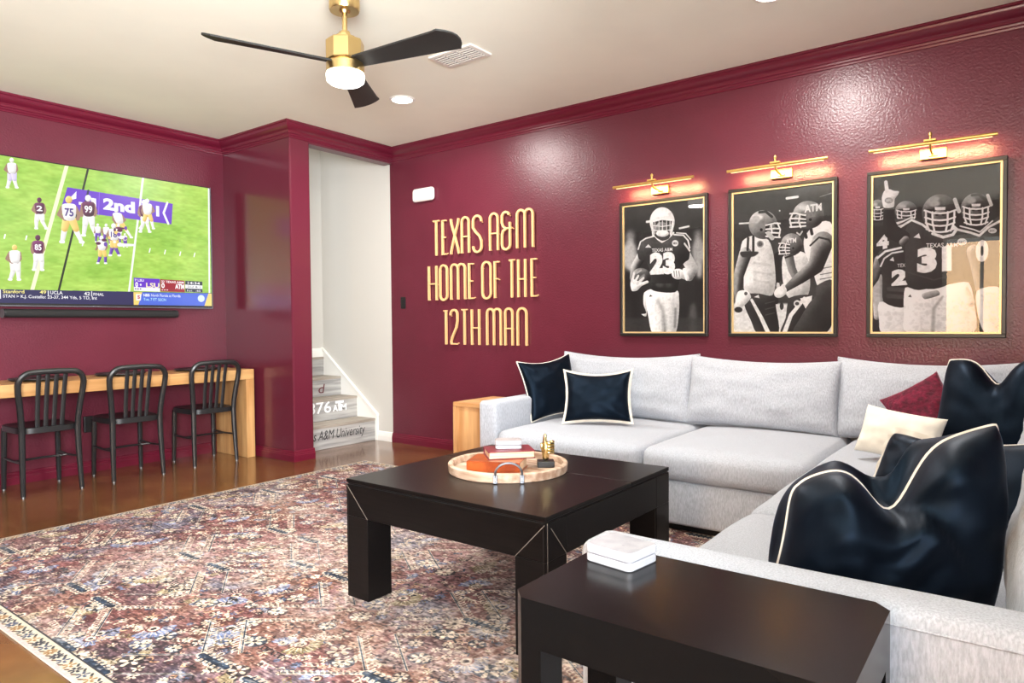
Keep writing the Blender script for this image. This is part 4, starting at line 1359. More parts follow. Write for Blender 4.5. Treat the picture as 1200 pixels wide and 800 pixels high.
for (s, rg, z0, z1, labs) in ROWS:
    for ch, (xa, xb), lb in zip(s, rg, labs):
        mb = MB()
        sw = 0.017
        w = xb-xa-sw
        for k, (path, closed, thin) in enumerate(glyph(ch, w, z1-z0)):
            th = 0.011 if thin else sw
            ribbon(mb, [(xa+sw/2+px, z0+pz) for px, pz in path], th, -0.028-0.0006*k, -0.0105, bool(closed))
        # two short studs carry the letter off the wall
        g0 = glyph(ch, w, z1-z0)
        for (px, pz) in (g0[0][0][0], g0[-1][0][-1]):
            mb.box(xa+sw/2+px-.004, xa+sw/2+px+.004, -0.012, 0.0, z0+pz-.004+(.006 if pz < .02 else -.006), z0+pz+.004+(.006 if pz < .02 else -.006))
        o = mb.build(LN.get(ch, 'sign_letter'), M_letter, None, False, origin=((xa+xb)/2, 0, z0))
        tag(o, lb, 'letter', 'raised gold letters of the wall sign')

ch = MB().box(1.272, 1.528, -0.046, -0.0005, 2.212, 2.328, bev=0.03, seg=5).build('door_chime', M_plastic_w, None, True, origin=(1.4, 0, 2.21))
tag(ch, 'white rounded plastic wall box above left of the gold sign', 'wall box')
sp = MB().box(1.075, 1.137, -0.008, -0.0005, 1.255, 1.365, bev=0.003).build('light_switch', M_plastic_b, None, origin=(1.106, 0, 1.25))
tag(sp, 'black light switch on the maroon wall left of the gold sign', 'switch')
MB().box(1.090, 1.122, -0.013, -0.0075, 1.278, 1.342, bev=0.003).build('rocker', M_plastic_b, sp)

# ------------------------------------------------------------------ framed photographs and picture lights
def picture(x0, x1, img, label):
    z0, z1 = 1.014, 1.972
    root = empty('framed_photo', ((x0+x1)/2, 0, z0))
    tag(root, label, 'picture', 'framed black and white football photographs')
    fw_, d = 0.021, 0.032
    mb = MB()
    for (a, b, c, e) in ((x0, x1, z1-fw_, z1), (x0, x1, z0, z0+fw_), (x0, x0+fw_, z0+fw_, z1-fw_), (x1-fw_, x1, z0+fw_, z1-fw_)):
        mb.box(a, b, -d, -0.001, c, e, bev=0.003)
    mb.build('frame', M_frame, root)
    i0, i1, k0, k1 = x0+fw_, x1-fw_, z0+fw_, z1-fw_
    g = 0.010
    mb = MB()
    for (a, b, c, e) in ((i0, i1, k1-g, k1), (i0, i1, k0, k0+g), (i0, i0+g, k0+g, k1-g), (i1-g, i1, k0+g, k1-g)):
        mb.box(a, b, -0.023, -0.004, c, e)
    mb.build('fillet', M_fillet, root)
    quad('print', [(i0+g*.8, -0.012, k0+g*.8), (i1-g*.8, -0.012, k0+g*.8), (i1-g*.8, -0.012, k1-g*.8), (i0+g*.8, -0.012, k1-g*.8)], image_mat('photo_print', img, rough=0.6), root)
    quad('glass', [(i0+g, -0.0175, k0+g), (i1-g, -0.0175, k0+g), (i1-g, -0.0175, k1-g), (i0+g, -0.0175, k1-g)], M_glass, root)
picture(3.367, 4.022, poster_one(), 'framed photo of a lone player in jersey 23 carrying a ball')
picture(4.163, 4.822, poster_two(), 'framed photo of three helmeted players facing each other')
picture(4.980, 5.645, poster_three(), 'framed photo of a player in jersey 31 raising one finger')

def picture_light(xc, label):
    z = 2.066
    root = empty('picture_light', (xc, 0, z-0.04))
    tag(root, label, 'lamp', 'brass picture lights')
    MB().box(xc-0.062, xc+0.066, -0.024, -0.0005, 2.005, 2.062, bev=0.003).build('back_plate', M_brass_satin, root)
    MB().box(xc-0.020, xc+0.026, -0.034, -0.022, 2.018, 2.030, bev=0.002).build('plate_boss', M_brass_satin, root)
    MB().tube([(xc, -0.022, 2.028), (xc, -0.07, 2.030), (xc, -0.115, 2.036), (xc, -0.138, 2.052), (xc, -0.142, 2.066)], 0.006, 10).build('arm', M_brass_satin, root, True)
    rod = MB().tube([(xc-0.298, -0.142, z), (xc+0.298, -0.142, z)], 0.0095, 14).build('lamp_tube', M_brass_satin, root, True)
    MB().box(xc-0.275, xc+0.275, -0.139, -0.129, z-0.0115, z-0.0075).build('light_strip', M_lamp_strip, rod)
    MB().box(xc-0.030, xc+0.028, -0.158, -0.126, z+0.009, z+0.020, bev=0.002).build('clamp', M_brass_satin, root)
    MB().lathe([(0, 0), (0.006, 0), (0.006, 0.020), (0.0085, 0.022), (0.0085, 0.032), (0.003, 0.040), (0, 0.040)], (xc, -0.142, z+0.020), 14).build('knob', M_brass_satin, root, True)
    area_light('picture_lamp', (xc, -0.128, z-0.016), (xc, 0.0, z-0.115), 0.53, 0.012, 3.2, (1.0, 0.60, 0.28), 'RECTANGLE', 150)
picture_light(3.675, 'brass picture light over the photo of the ball carrier')
picture_light(4.493, 'brass picture light over the photo of three players')
picture_light(5.306, 'brass picture light over the photo of the player raising a finger')

# ------------------------------------------------------------------ soft shapes
def soft_box(x0, x1, y0, y1, z0, z1, r=0.04, top=0.0, front=None, fb=0.0, wob=0.004, seed=0, step=0.06, bottom_flat=True):
    """upholstered block: rounded edges, domed top, optional bulge of one side ('-x','-y')"""
    c = Vector(((x0+x1)/2, (y0+y1)/2, (z0+z1)/2))
    h = Vector(((x1-x0)/2, (y1-y0)/2, (z1-z0)/2))
    def ax(a):
        e = [0, .12, .3, .55, 1.0]
        lo = [-a+r*t for t in e]
        n = max(1, int((2*a-2*r)/step))
        mid = [-a+r+(2*a-2*r)*k/n for k in range(1, n)]
        return lo+mid+[-q for q in lo[::-1]]
    A = [ax(h.x), ax(h.y), ax(h.z)]
    mb = MB()
    for axis in range(3):
        for sgn in (-1, 1):
            u, v = [k for k in range(3) if k != axis]
            U, W = A[u], A[v]
            V, F = [], []
            for a in U:
                for b in W:
                    q = Vector((0, 0, 0))
                    q[axis] = sgn*h[axis]; q[u] = a; q[v] = b
                    inn = Vector([max(-h[k]+r, min(h[k]-r, q[k])) for k in range(3)])
                    d = q-inn
                    if d.length > 1e-9: q = inn+d.normalized()*r
                    V.append(q)
            nw = len(W)
            for i in range(len(U)-1):
                for j in range(nw-1):
                    F.append((i*nw+j, (i+1)*nw+j, (i+1)*nw+j+1, i*nw+j+1))
            for q in V:
                tx, ty, tz = q.x/h.x, q.y/h.y, q.z/h.z
                if q.z > 0 and top: q.z += top*max(0, 1-abs(tx)**2.6)*max(0, 1-abs(ty)**2.6)*max(0, tz)
                if front == '-y' and q.y < 0: q.y -= fb*max(0, 1-tx**4)*max(0, 1-tz**2)*max(0, -ty)
                if front == '-x' and q.x < 0: q.x -= fb*max(0, 1-ty**4)*max(0, 1-tz**2)*max(0, -tx)
                if wob:
                    p = (q+c)*5.0+Vector((seed*3.1, seed*1.7, 0))
                    q += Vector((mnoise.noise(p), mnoise.noise(p+Vector((9, 0, 0))), mnoise.noise(p+Vector((0, 9, 0)))))*wob
            mb.mesh([q+c for q in V], F)
    bmesh.ops.remove_doubles(mb.bm, verts=mb.bm.verts, dist=0.0012)
    return mb

def pillow(name, center, ex, ey, w, h, t, m, label=None, cat='pillow', parent=None, pinch=0.10, chop=0.0, chop_u=0.0, chop_w=0.34,
           pipe=None, pipe_r=0.005, flange=0.0, wob=0.006, seed=0, power=0.42, crease=0.0, N=34, group=None, sag=0.0, fold=0.0, cd=None, rise=0.0, rc=0.0, lob=0.0):
    cd = cd or {}
    C = Vector(center)
    ex = Vector(ex).normalized()
    en = ex.cross(Vector(ey)).normalized()
    ey = en.cross(ex).normalized()
    g = [math.sin(math.pi/2*(-1+2*i/N)) for i in range(N+1)]
    g = [0.55*a+0.45*(-1+2*i/N) for i, a in enumerate(g)]
    def seam(u, v):
        x = w/2*u*(1-pinch*(1-v*v)*abs(u)**3)
        y = h/2*v*(1-pinch*(1-u*u)*abs(v)**3)
        if v > -1:
            k = ((v+1)/2)**1.6
            y -= chop*math.exp(-((u-chop_u)/chop_w)**2)*k + sag*(1-u*u)*k
        f = 1-rc*abs(u*v)**5
        x, y = x*f, y*f
        for key, (dx, dy) in cd.items():
            wt = ((1+u)/2 if 'R' in key else (1-u)/2)*((1+v)/2 if 'T' in key else (1-v)/2)
            x += dx*wt
            y += dy*wt
        return x, y
    def pt(u, v, side):
        x, y = seam(u, v)
        e = max(0.0, (1-abs(u)**2.4))*max(0.0, (1-abs(v)**2.4))
        z = t/2*(e**power)
        if chop:
            k = max(0, (v+0.6)/1.6)
            dd = u-chop_u-fold*(1-v)
            z *= 1-crease*math.exp(-(dd/(0.07 if dd < 0 else 0.22))**2)*k
            if side < 0: x -= lob*max(0, -u)**2*min(1, e*3)
            if side > 0: x += 0.5*lob*max(0, u)**2*min(1, e*3)
            if side < 0: y += rise*math.exp(-((u-chop_u)/(chop_w*1.9))**2)*max(0, v)*min(1, e*3)
            z += 0.10*t*k*e*math.exp(-((abs(u-chop_u)-0.45)/0.25)**2)
        p = Vector((u*2.3+seed*5.3, v*2.3+side*4, seed*1.9))
        e2 = min(1.0, e*3)
        z += wob*(mnoise.noise(p*1.3)*1.2 + 0.35*mnoise.noise(Vector((p.x*3.5, p.y*1.5, 3)))*(0.4+abs(v)))*e2
        return C + ex*x + ey*y + en*(z*side)
    mb = MB()
    for side in (1, -1):
        V = [pt(u, v, side) for u in g for v in g]
        n = N+1
        F = []
        for i in range(N):
            for j in range(N):
                f = (i*n+j, (i+1)*n+j, (i+1)*n+j+1, i*n+j+1)
                F.append(f if side > 0 else f[::-1])
        mb.mesh(V, F)
    bmesh.ops.remove_doubles(mb.bm, verts=mb.bm.verts, dist=0.0004)
    base = C - ey*h/2
    o = mb.build(name, m, parent, True, origin=base, angle=80)
    if label: tag(o, label, cat, group)
    loop = [(u, -1) for u in g[:-1]]+[(1, v) for v in g[:-1]]+[(u, 1) for u in g[::-1][:-1]]+[(-1, v) for v in g[::-1][:-1]]
    if pipe is not None and flange <= 0:
        pts = [C+ex*seam(u, v)[0]+ey*seam(u, v)[1] for u, v in loop]
        MB().tube(pts, pipe_r, 6, closed=True).build('piping', pipe, o, True)
    if pipe is not None and flange > 0:
        V, F = [], []
        n = len(loop)
        for k, (u, v) in enumerate(loop):
            x, y = seam(u, v)
            L_ = math.hypot(x/w, y/h)
            fx, fy = x+flange*(abs(u)**6)*math.copysign(1, u)*1.0, y+flange*(abs(v)**6)*math.copysign(1, v)*1.0
            wv = 0.004*math.sin(k*0.9+seed)
            for (px, py, pz) in ((x*0.985, y*0.985, 0.004), (fx, fy, 0.003+wv), (fx, fy, -0.003+wv), (x*0.985, y*0.985, -0.004)):
                V.append(C+ex*px+ey*py+en*pz)
        for k in range(n):
            j = (k+1) % n
            for a in range(4):
                b = (a+1) % 4
                F.append((k*4+a, j*4+a, j*4+b, k*4+b))
        MB().mesh(V, F).build('flange_trim', pipe, o, True)
    return o

# ------------------------------------------------------------------ rug
rug = empty('area_rug', (3.3, -2.2, 0))
tag(rug, 'large faded red and blue oriental rug on the brown floor', 'rug')
MB().box(RUG[0], RUG[1], RUG[2], RUG[3], 0.0005, 0.0085, bev=0.003).build('backing', M_pipe, rug)
quad('pile', [(RUG[0], RUG[2], 0.0092), (RUG[1], RUG[2], 0.0092), (RUG[1], RUG[3], 0.0092), (RUG[0], RUG[3], 0.0092)], image_mat('rug_weave', rug_picture(), rough=0.95, bump=0.3), rug)
RZ0 = 0.0095

# ------------------------------------------------------------------ sectional sofa
sofa = empty('sectional_sofa', (4.5, -0.6, RZ0))
tag(sofa, 'L-shaped light grey sectional sofa with loose back cushions', 'sofa')
# bases, on a dark recessed plinth
soft_box(3.085, 4.96, -1.14, -0.06, 0.055, 0.285, r=0.02, wob=0.002, seed=1).build('base', M_fabric, sofa, True)
soft_box(4.955, 6.02, -3.05, -0.06, 0.055, 0.285, r=0.02, wob=0.002, seed=2).build('base', M_fabric, sofa, True)
MB().box(3.06, 4.99, -1.06, -0.12, RZ0, 0.058).build('plinth', M_groove, sofa)
MB().box(5.03, 5.95, -3.06, -0.12, RZ0, 0.058).build('plinth', M_groove, sofa)
# arms
la = soft_box(2.952, 3.092, -1.150, -0.05, 0.05, 0.625, r=0.028, wob=0.003, seed=3)
la.build('arm', M_fabric, sofa, True)
ra = soft_box(4.925, 6.03, -3.165, -3.035, 0.05, 0.622, r=0.030, wob=0.002, seed=4, step=0.05).build('arm', M_fabric, sofa, True)
MB().tube([(4.95+k*0.107, -3.1655+0.0006*math.sin(k), 0.592) for k in range(11)], 0.0028, 6).build('welt', M_fabric, ra, True)
# back frames
soft_box(3.0, 6.03, -0.115, -0.02, 0.05, 0.70, r=0.03, wob=0.002, seed=5, step=0.15).build('back_frame', M_fabric, sofa, True)
soft_box(5.925, 6.03, -3.05, -0.05, 0.05, 0.70, r=0.03, wob=0.002, seed=6, step=0.15).build('back_frame', M_fabric, sofa, True)
# seat cushions
for (a, b, c, d, fr, sd) in ((3.095, 4.083, -1.165, -0.12, '-y', 7), (4.087, 4.935, -1.165, -0.12, '-y', 8), (4.945, 5.92, -2.055, -0.12, '-x', 9), (4.945, 5.92, -3.034, -2.059, '-x', 10)):
    soft_box(a, b, c, d, 0.283, 0.452, r=0.055, top=0.022, front=fr, fb=0.022, wob=0.004, seed=sd).build('seat_cushion', M_fabric, sofa, True)
# loose back cushions along the wall and along the right side
lean = 0.24
for (xa, xb, hh, sd, tt, yo, roll) in ((2.99, 4.03, 0.455, 11, 0.24, -0.235, 0.0), (3.98, 4.90, 0.44, 12, 0.25, -0.245, -0.015), (4.86, 5.80, 0.455, 13, 0.22, -0.225, 0.0)):
    zc = 0.455+hh/2-0.005
    pillow('back_cushion', ((xa+xb)/2, yo, zc), (1, 0, roll), (0, lean, 1), xb-xa, hh, tt, M_fabric, parent=sofa, pinch=0.045, wob=0.010, seed=sd, power=0.30, pipe=M_fabric, pipe_r=0.006, sag=0.028 if sd != 12 else 0.02)
for (ya, yb, sd) in ((-1.35, -0.40, 14), (-2.20, -1.32, 15), (-3.02, -2.16, 16)):
    pillow('back_cushion', (5.84, (ya+yb)/2, 0.675), (0, 1, 0), (0.26, 0, 1), yb-ya, 0.46, 0.24, M_fabric, parent=sofa, pinch=0.045, wob=0.010, seed=sd, power=0.30, pipe=M_fabric, pipe_r=0.006, sag=0.02)

# ------------------------------------------------------------------ throw pillows
def frame(yaw, tilt=0.0, roll=0.0):
    """yaw: direction (degrees) the face looks at in plan; tilt leans the top away from it; roll turns it in its plane"""
    n = Vector((math.cos(R(yaw)), math.sin(R(yaw)), 0))
    right = Vector((-n.y, n.x, 0))
    up = Vector((0, 0, 1))*math.cos(R(tilt)) - n*math.sin(R(tilt))
    c, s = math.cos(R(roll)), math.sin(R(roll))
    return right*c+up*s, up*c-right*s
BV = 'black velvet throw pillows'
ex, ey = frame(-22, 18, 6)
pillow('throw_pillow', (3.115, -0.56, 0.675), ex, ey, 0.46, 0.42, 0.14, M_velvet, 'black square pillow in the far left corner of the sofa, behind another', seed=21, pipe=M_pipe, pipe_r=0.005, group=BV, sag=0.02, cd={'TL': (0.01, 0), 'BR': (-0.04, 0)})
ex, ey = frame(-66, 18, 1)
pillow('throw_pillow', (3.57, -0.71, 0.648), ex, ey, 0.42, 0.33, 0.13, M_velvet, 'black lumbar pillow with white flanged edge on the left seat', seed=22, pipe=M_pipe, flange=0.014, group=BV, pinch=0.10, sag=0.02)
ex, ey = frame(-98, 14, 33)
pillow('throw_pillow', (5.335, -0.55, 0.645), ex, ey, 0.30, 0.33, 0.15, M_burg, 'burgundy plush pillow behind the cream lumbar pillow', seed=23, pinch=0.10, wob=0.010)
ex, ey = frame(-112, 20, -5)
pillow('throw_pillow', (5.28, -1.00, 0.597), ex, ey, 0.365, 0.225, 0.12, M_cream, 'small cream lumbar pillow in the corner of the sofa', seed=24, pinch=0.08)
ex, ey = frame(-108, 12, 4)
pillow('throw_pillow', (5.64, -0.93, 0.722), ex, ey, 0.50, 0.47, 0.20, M_velvet, 'large black pillow with a dented top in the far corner of the sofa', rc=0.04, seed=25, pipe=M_pipe, pipe_r=0.0045, chop=0.11, crease=0.30, fold=0.25, rise=0.03, group=BV, chop_u=-0.1, chop_w=0.28, pinch=0.05, cd={'TL': (0.05, 0), 'BL': (-0.02, 0)})
ex, ey = frame(-120, 20, -6)
pillow('throw_pillow', (5.50, -1.90, 0.590), ex, ey, 0.40, 0.25, 0.13, M_velvet, 'small black pillow with white trim half hidden behind the large one', seed=26, pinch=0.03, rc=0.06, pipe=M_pipe, flange=0.018, group=BV)
ex, ey = frame(-125, 16, 16)
pillow('throw_pillow', (5.80, -2.29, 0.640), ex, ey, 0.42, 0.36, 0.15, M_velvet, 'navy black pillow cut by the right edge of the view', seed=27, pipe=M_pipe, pipe_r=0.0045, group=BV)
ex, ey = frame(-67, 4, 0)
pillow('throw_pillow', (5.485, -2.755, 0.663), ex, ey, 0.52, 0.43, 0.27, M_velvet, 'largest black pillow in front, leaning over the near sofa arm', seed=28, pipe=M_pipe, pipe_r=0.0040, chop=0.12, crease=0.55, fold=0.5, rise=0.085, wob=0.010, rc=0.07, lob=0.06, group=BV, chop_u=-0.05, chop_w=0.28, pinch=0.05, N=50, cd={'TL': (0.06, -0.13), 'TR': (-0.02, 0.02), 'BR': (-0.05, 0)})

# ------------------------------------------------------------------ acacia side table left of the sofa
tb = empty('wooden_side_table', (2.72, -0.68, RZ0))
tag(tb, 'light wooden block side table against the left sofa arm', 'side table')
MB().box(2.515, 2.935, -0.90, -0.45, 0.535, 0.565, bev=0.003).build('table_top', M_acacia_x, tb)
for (a, b) in ((2.515, 2.540), (2.910, 2.935)):
    MB().box(a, b, -0.90, -0.45, RZ0, 0.5345, bev=0.002).build('side_panel', M_acacia, tb)
MB().box(2.5405, 2.9095, -0.875, -0.855, RZ0, 0.5345).build('back_panel', M_acacia, tb)

# ------------------------------------------------------------------ coffee table
CX0, CX1, CY0, CY1, CZ = 3.53, 4.508, -2.68, -1.735, 0.490
ct = empty('coffee_table', ((CX0+CX1)/2, (CY0+CY1)/2, RZ0))
tag(ct, 'low square black coffee table with thick legs on the rug', 'coffee table')
LT = 0.125
AZ = 0.340                                    # underside of the apron
for (a, b, c, d) in ((CX0, CX1, CY0, CY0+LT), (CX0, CX1, CY1-LT, CY1), (CX0, CX0+LT, CY0+LT, CY1-LT), (CX1-LT, CX1, CY0+LT, CY1-LT)):
    MB().box(a, b, c, d, AZ, CZ-0.022, bev=0.0015, seg=1).build('apron', M_black_wood, ct)
MB().box(CX0+0.006, CX1-0.006, CY0+0.006, CY1-0.006, CZ-0.0225, CZ-0.016).build('shadow_gap', M_groove, ct)
ym = CY0+0.60
MB().box(CX0, CX1, CY0, ym-0.0012, CZ-0.016, CZ, bev=0.0015, seg=1).build('top_panel', M_black_wood, ct)
MB().box(CX0, CX1, ym+0.0012, CY1, CZ-0.016, CZ, bev=0.0015, seg=1).build('top_panel', M_black_wood, ct)
for sx in (0, 1):
    for sy in (0, 1):
        a = CX0 if sx == 0 else CX1-LT
        c = CY0 if sy == 0 else CY1-LT
        MB().box(a, a+LT, c, c+LT, RZ0, AZ, bev=0.0015, seg=1).build('leg', M_black_wood, ct)
# mitre lines and edge joints of the two faces
def strip(p, q, wdt, nrm, m, name, parent):
    p, q, nrm = Vector(p), Vector(q), Vector(nrm)
    s = (q-p).normalized().cross(nrm)*wdt/2
    V = [p-s, p+s, q+s, q-s]
    MB().mesh([v+nrm*0.0007 for v in V]+[v-nrm*0.002 for v in V], [(0, 1, 2, 3), (0, 4, 5, 1), (1, 5, 6, 2), (2, 6, 7, 3), (3, 7, 4, 0)]).build(name, m, parent)
zt = CZ-0.022
strip((CX0+0.004, CY0, zt-0.004), (CX0+LT, CY0, AZ), 0.0022, (0, -1, 0), M_seam, 'mitre_line', ct)
strip((CX1-0.004, CY0, zt-0.004), (CX1-LT, CY0, AZ), 0.0022, (0, -1, 0), M_seam, 'mitre_line', ct)
strip((CX1, CY0+0.03, zt-0.02), (CX1, CY0+LT, AZ), 0.0022, (1, 0, 0), M_seam, 'mitre_line', ct)
strip((CX1-0.010, CY0, zt), (CX1-0.010, CY0, RZ0), 0.0022, (0, -1, 0), M_groove, 'edge_joint', ct)
strip((CX0+0.010, CY0, zt), (CX0+0.010, CY0, RZ0), 0.0022, (0, -1, 0), M_groove, 'edge_joint', ct)
strip((CX1, CY0+0.010, zt), (CX1, CY0+0.010, RZ0), 0.0022, (1, 0, 0), M_seam, 'edge_joint', ct)
strip((CX1, CY1-LT-0.012, AZ), (CX1, CY1-LT-0.012, RZ0), 0.0022, (1, 0, 0), M_groove, 'edge_joint', ct)

# ------------------------------------------------------------------ near end table
SX0, SX1, SY0, SY1, SZ = 5.000, 5.560, -3.520, -3.180, 0.630
st = empty('end_table', ((SX0+SX1)/2, (SY0+SY1)/2, RZ0))
tag(st, 'narrow black end table in the foreground against the near sofa arm', 'end table')
cf = 0.026
octo = [(SX0+cf, SY0), (SX1-cf, SY0), (SX1, SY0+cf), (SX1, SY1-cf), (SX1-cf, SY1), (SX0+cf, SY1), (SX0, SY1-cf), (SX0, SY0+cf)]
MB().prism(octo, 'z', SZ-0.085, SZ).build('table_top', M_black_lam, st)
lw = 0.068
for (sx, sy) in ((0, 0), (1, 0), (0, 1), (1, 1)):
    x0, x1 = (SX0, SX0+lw) if sx == 0 else (SX1-lw, SX1)
    y0, y1 = (SY0, SY0+lw) if sy == 0 else (SY1-lw, SY1)
    q = [(x0, y0), (x1, y0), (x1, y1), (x0, y1)]
    k = {(0, 0): 0, (1, 0): 1, (1, 1): 2, (0, 1): 3}[(sx, sy)]
    p, a, b = Vector(q[k]), Vector(q[k-1]), Vector(q[(k+1) % 4])
    pts = [Vector(v) for v in q]
    poly = []
    for i, v in enumerate(pts):
        if i == k:
            poly += [p+(a-p).normalized()*cf, p+(b-p).normalized()*cf]
        else: poly.append(v)
    MB().prism([(v.x, v.y) for v in poly], 'z', RZ0 if y1 > RUG[2] and x0 < RUG[1] else 0.0, SZ-0.085).build('leg', M_black_lam, st)
def stone_box(x, y, z, w, d, h, rot, label):
    M_ = Matrix.Translation((x, y, z)) @ Matrix.Rotation(R(rot), 4, 'Z')
    def rr_(w_, d_, z0, z1, rad):
        n, V, F = 6, [], []
        ring = []
        for (cx, cy, a0) in ((w_/2-rad, d_/2-rad, 0), (-w_/2+rad, d_/2-rad, 90), (-w_/2+rad, -d_/2+rad, 180), (w_/2-rad, -d_/2+rad, 270)):
            for i in range(n+1):
                a = R(a0+90*i/n)
                ring.append((cx+rad*math.cos(a), cy+rad*math.sin(a)))
        e = 0.0025
        lv = [(z0, e), (z0+e, 0), (z1-e, 0), (z1, e)]
        m = len(ring)
        for (z_, ins) in lv:
            for (px, py) in ring:
                V.append((px*(1-ins/w_*2), py*(1-ins/d_*2), z_))
        for k in range(3):
            for i in range(m):
                j = (i+1) % m
                F.append((k*m+i, k*m+j, (k+1)*m+j, (k+1)*m+i))
        F.append(list(range(m))[::-1]); F.append([3*m+i for i in range(m)])
        mb = MB(); mb.mesh(V, F, M_); return mb
    root = empty('marble_box', (x, y, z))
    tag(root, label, 'box', 'small white marble boxes')
    rr_(w, d, 0, h*0.46, 0.012).build('box_base', M_marble, root, True)
    rr_(w*0.96, d*0.96, h*0.46, h*0.50, 0.011).build('box_rim', M_marblefleck, root, True)
    rr_(w*1.01, d*1.01, h*0.50, h, 0.012).build('lid', M_marble, root, True)
    rf = random.Random(int(x*100))
    for k in range(6):
        a = Vector((rf.uniform(-.42, .42)*w, rf.uniform(-.42, .42)*d, h+0.0003))
        if k > 3: a = Vector((rf.uniform(-.4, .4)*w, -d*0.5055, h*rf.uniform(.6, .9)))
        s = rf.uniform(.0012, .003)
        if k <= 3: MB().mesh([a+Vector((s*math.cos(R(q*60)), 1.4*s*math.sin(R(q*60)), 0)) for q in range(6)], [(0, 1, 2, 3, 4, 5)], M_).build('fleck', M_marblefleck, root)
    return root
stone_box(5.082, -3.250, SZ, 0.112, 0.098, 0.036, -8, 'white marble box with lid on the near black end table')

# ------------------------------------------------------------------ tray on the coffee table
TX, TY, TR = 3.975, -2.180, 0.252
tray = empty('round_tray', (TX, TY, CZ))
tag(tray, 'round whitewashed wooden tray with metal handles on the coffee table', 'tray')
MB().lathe([(0, CZ+0.0003), (TR-0.004, CZ+0.0003), (TR-0.004, CZ+0.012), (0, CZ+0.012)], (TX, TY, 0), 56).build('tray_base', M_tray, tray, True)
MB().lathe([(TR-0.018, CZ+0.012), (TR-0.003, CZ+0.0004), (TR, CZ+0.004), (TR+0.002, CZ+0.034), (TR-0.002, CZ+0.038), (TR-0.016, CZ+0.038), (TR-0.019, CZ+0.034), (TR-0.018, CZ+0.012)], (TX, TY, 0), 56, caps=False).build('tray_rim', M_tray, tray, True)
for ang in (-52, 128):
    c = Vector((TX, TY, 0)); d = Vector((math.cos(R(ang)), math.sin(R(ang)), 0)); t = Vector((-d.y, d.x, 0))
    rad = TR+0.005
    q = lambda s, z, o=0.0: c+d*(rad+o)+t*s+Vector((0, 0, CZ+z))
    pts = [q(-0.052, 0.006), q(-0.052, 0.030), q(-0.052, 0.042, .002)] + [q(-0.052*math.cos(R(a)), 0.042+0.042*math.sin(R(a)), .004+.006*math.sin(R(a))) for a in range(15, 180, 15)] + [q(0.052, 0.042, .002), q(0.052, 0.030), q(0.052, 0.006)]
    hd = MB().tube(pts, 0.0045, 8).build('handle', M_steel, tray, True)
    for s in (-0.052, 0.052):
        p0 = q(s, 0.019)
        bb = MB()
        Mx = Matrix.Translation(p0) @ Matrix.Rotation(R(ang), 4, 'Z')
        bb.box(-0.0035, 0.0045, -0.008, 0.008, -0.0165, 0.0165, bev=0.0015, seg=1, M=Mx)
        bb.build('handle_plate', M_steel, hd)
        for z in (-0.009, 0.009):
            MB().lathe([(0, 0.0045), (0.0032, 0.0045), (0.0022, 0.0068), (0, 0.0072)], (0, 0, 0), 10, M=Mx @ Matrix.Translation((0, 0, z)) @ Matrix.Rotation(R(90), 4, 'Y')).build('rivet', M_glide, hd, True)

def book(x, y, z, L_, D_, h, rot, cover, label, ctr_off=(0, 0), pages_front=True):
    """spine on the far long side when pages_front"""
    root = empty('book', (x, y, z))
    tag(root, label, 'book')
    M_ = Matrix.Translation((x, y, z)) @ Matrix.Rotation(R(rot), 4, 'Z')
    th = 0.0035
    MB().box(-L_/2, L_/2, -D_/2, D_/2, 0, th, bev=0.001, seg=1, M=M_).box(-L_/2, L_/2, -D_/2, D_/2, h-th, h, bev=0.001, seg=1, M=M_).build('cover', cover, root)
    s = 1 if pages_front else -1
    MB().box(-L_/2, L_/2, s*(D_/2-0.004), s*D_/2, th, h-th, bev=0.001, seg=1, M=M_).build('spine', cover, root)
    MB().box(-L_/2+0.006, L_/2-0.006, -D_/2+0.005 if s > 0 else -D_/2+0.004, D_/2-0.004 if s > 0 else D_/2-0.005, th, h-th, M=M_).build('pages', M_pages, root)
    return root
TF = CZ+0.012
book(3.962, -2.232, TF, 0.225, 0.165, 0.046, 24, M_book_brown, 'thick brown leather book lying at the bottom on the tray', pages_front=False)
book(3.970, -2.165, TF+0.046, 0.200, 0.150, 0.032, 47, M_book_red, 'maroon book with cream page edges on top of the brown book')
stone_box(3.955, -2.150, TF+0.078, 0.112, 0.085, 0.034, 40, 'white marble box resting on the maroon book on the tray')

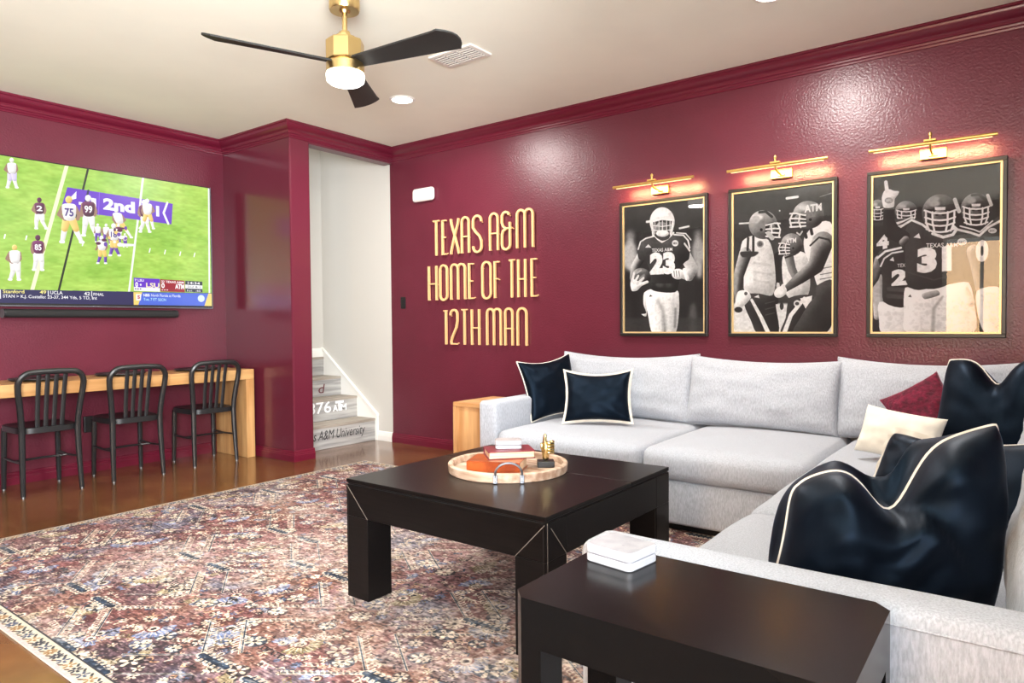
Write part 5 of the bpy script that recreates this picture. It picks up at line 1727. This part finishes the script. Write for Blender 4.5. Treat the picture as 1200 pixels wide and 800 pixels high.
# gold fist with raised thumb on a black plinth
sx, sy = 4.098, -2.075
fist = empty('gold_statuette', (sx, sy, TF))
tag(fist, 'gold thumbs-up hand statuette on a black base on the tray', 'statuette')
Mf = Matrix.Translation((sx, sy, TF)) @ Matrix.Rotation(R(38), 4, 'Z')
MB().box(-0.036, 0.036, -0.030, 0.030, 0.0, 0.026, bev=0.0025, M=Mf).build('plinth', M_plastic_b, fist)
def blob(sk):
    """one continuous surface from a chain tree: list of (point, radius, parent index)"""
    me = bpy.data.meshes.new('hand')
    me.from_pydata([Mf @ Vector(p) for p, r_, k in sk], [(k, i) for i, (p, r_, k) in enumerate(sk) if k >= 0], [])
    o = bpy.data.objects.new('hand', me)
    link(o)
    o.modifiers.new('skin', 'SKIN')
    o.modifiers.new('sub', 'SUBSURF').levels = 2
    for i, (p, r_, k) in enumerate(sk):
        sv = me.skin_vertices[0].data[i]
        sv.radius = (r_, r_)
        sv.use_root = (i == 0)
    bpy.context.view_layer.update()
    ev = o.evaluated_get(bpy.context.evaluated_depsgraph_get())
    m2 = bpy.data.meshes.new_from_object(ev)
    bpy.data.objects.remove(o)
    mb = MB()
    mb.bm.from_mesh(m2)
    return mb
hand = blob([((0, 0, 0.024), .017, -1), ((0, 0, 0.050), .016, 0), ((0.001, 0, 0.074), .022, 1), ((0.002, 0, 0.094), .021, 2),
             ((-0.004, -0.010, 0.110), .0095, 3), ((-0.003, -0.012, 0.128), .0085, 4), ((-0.002, -0.012, 0.143), .0070, 5)])
hand.build('hand', M_gold, fist, True, angle=180)
for k in range(4):
    z = 0.104-0.0135*k
    fg = blob([((0.020, 0.014, z), .0075, -1), ((0.033, 0.004, z), .0078, 0), ((0.031, -0.013, z-.001), .0075, 1), ((0.016, -0.021, z-.001), .0070, 2), ((0.004, -0.021, z-.001), .0060, 3)])
    fg.build('finger', M_gold, fist, True, angle=180)
MB().box(-0.022, -0.012, -0.0195, 0.012, 0.075, 0.100, bev=0.004, M=Mf).build('palm_heel', M_gold, fist, True)
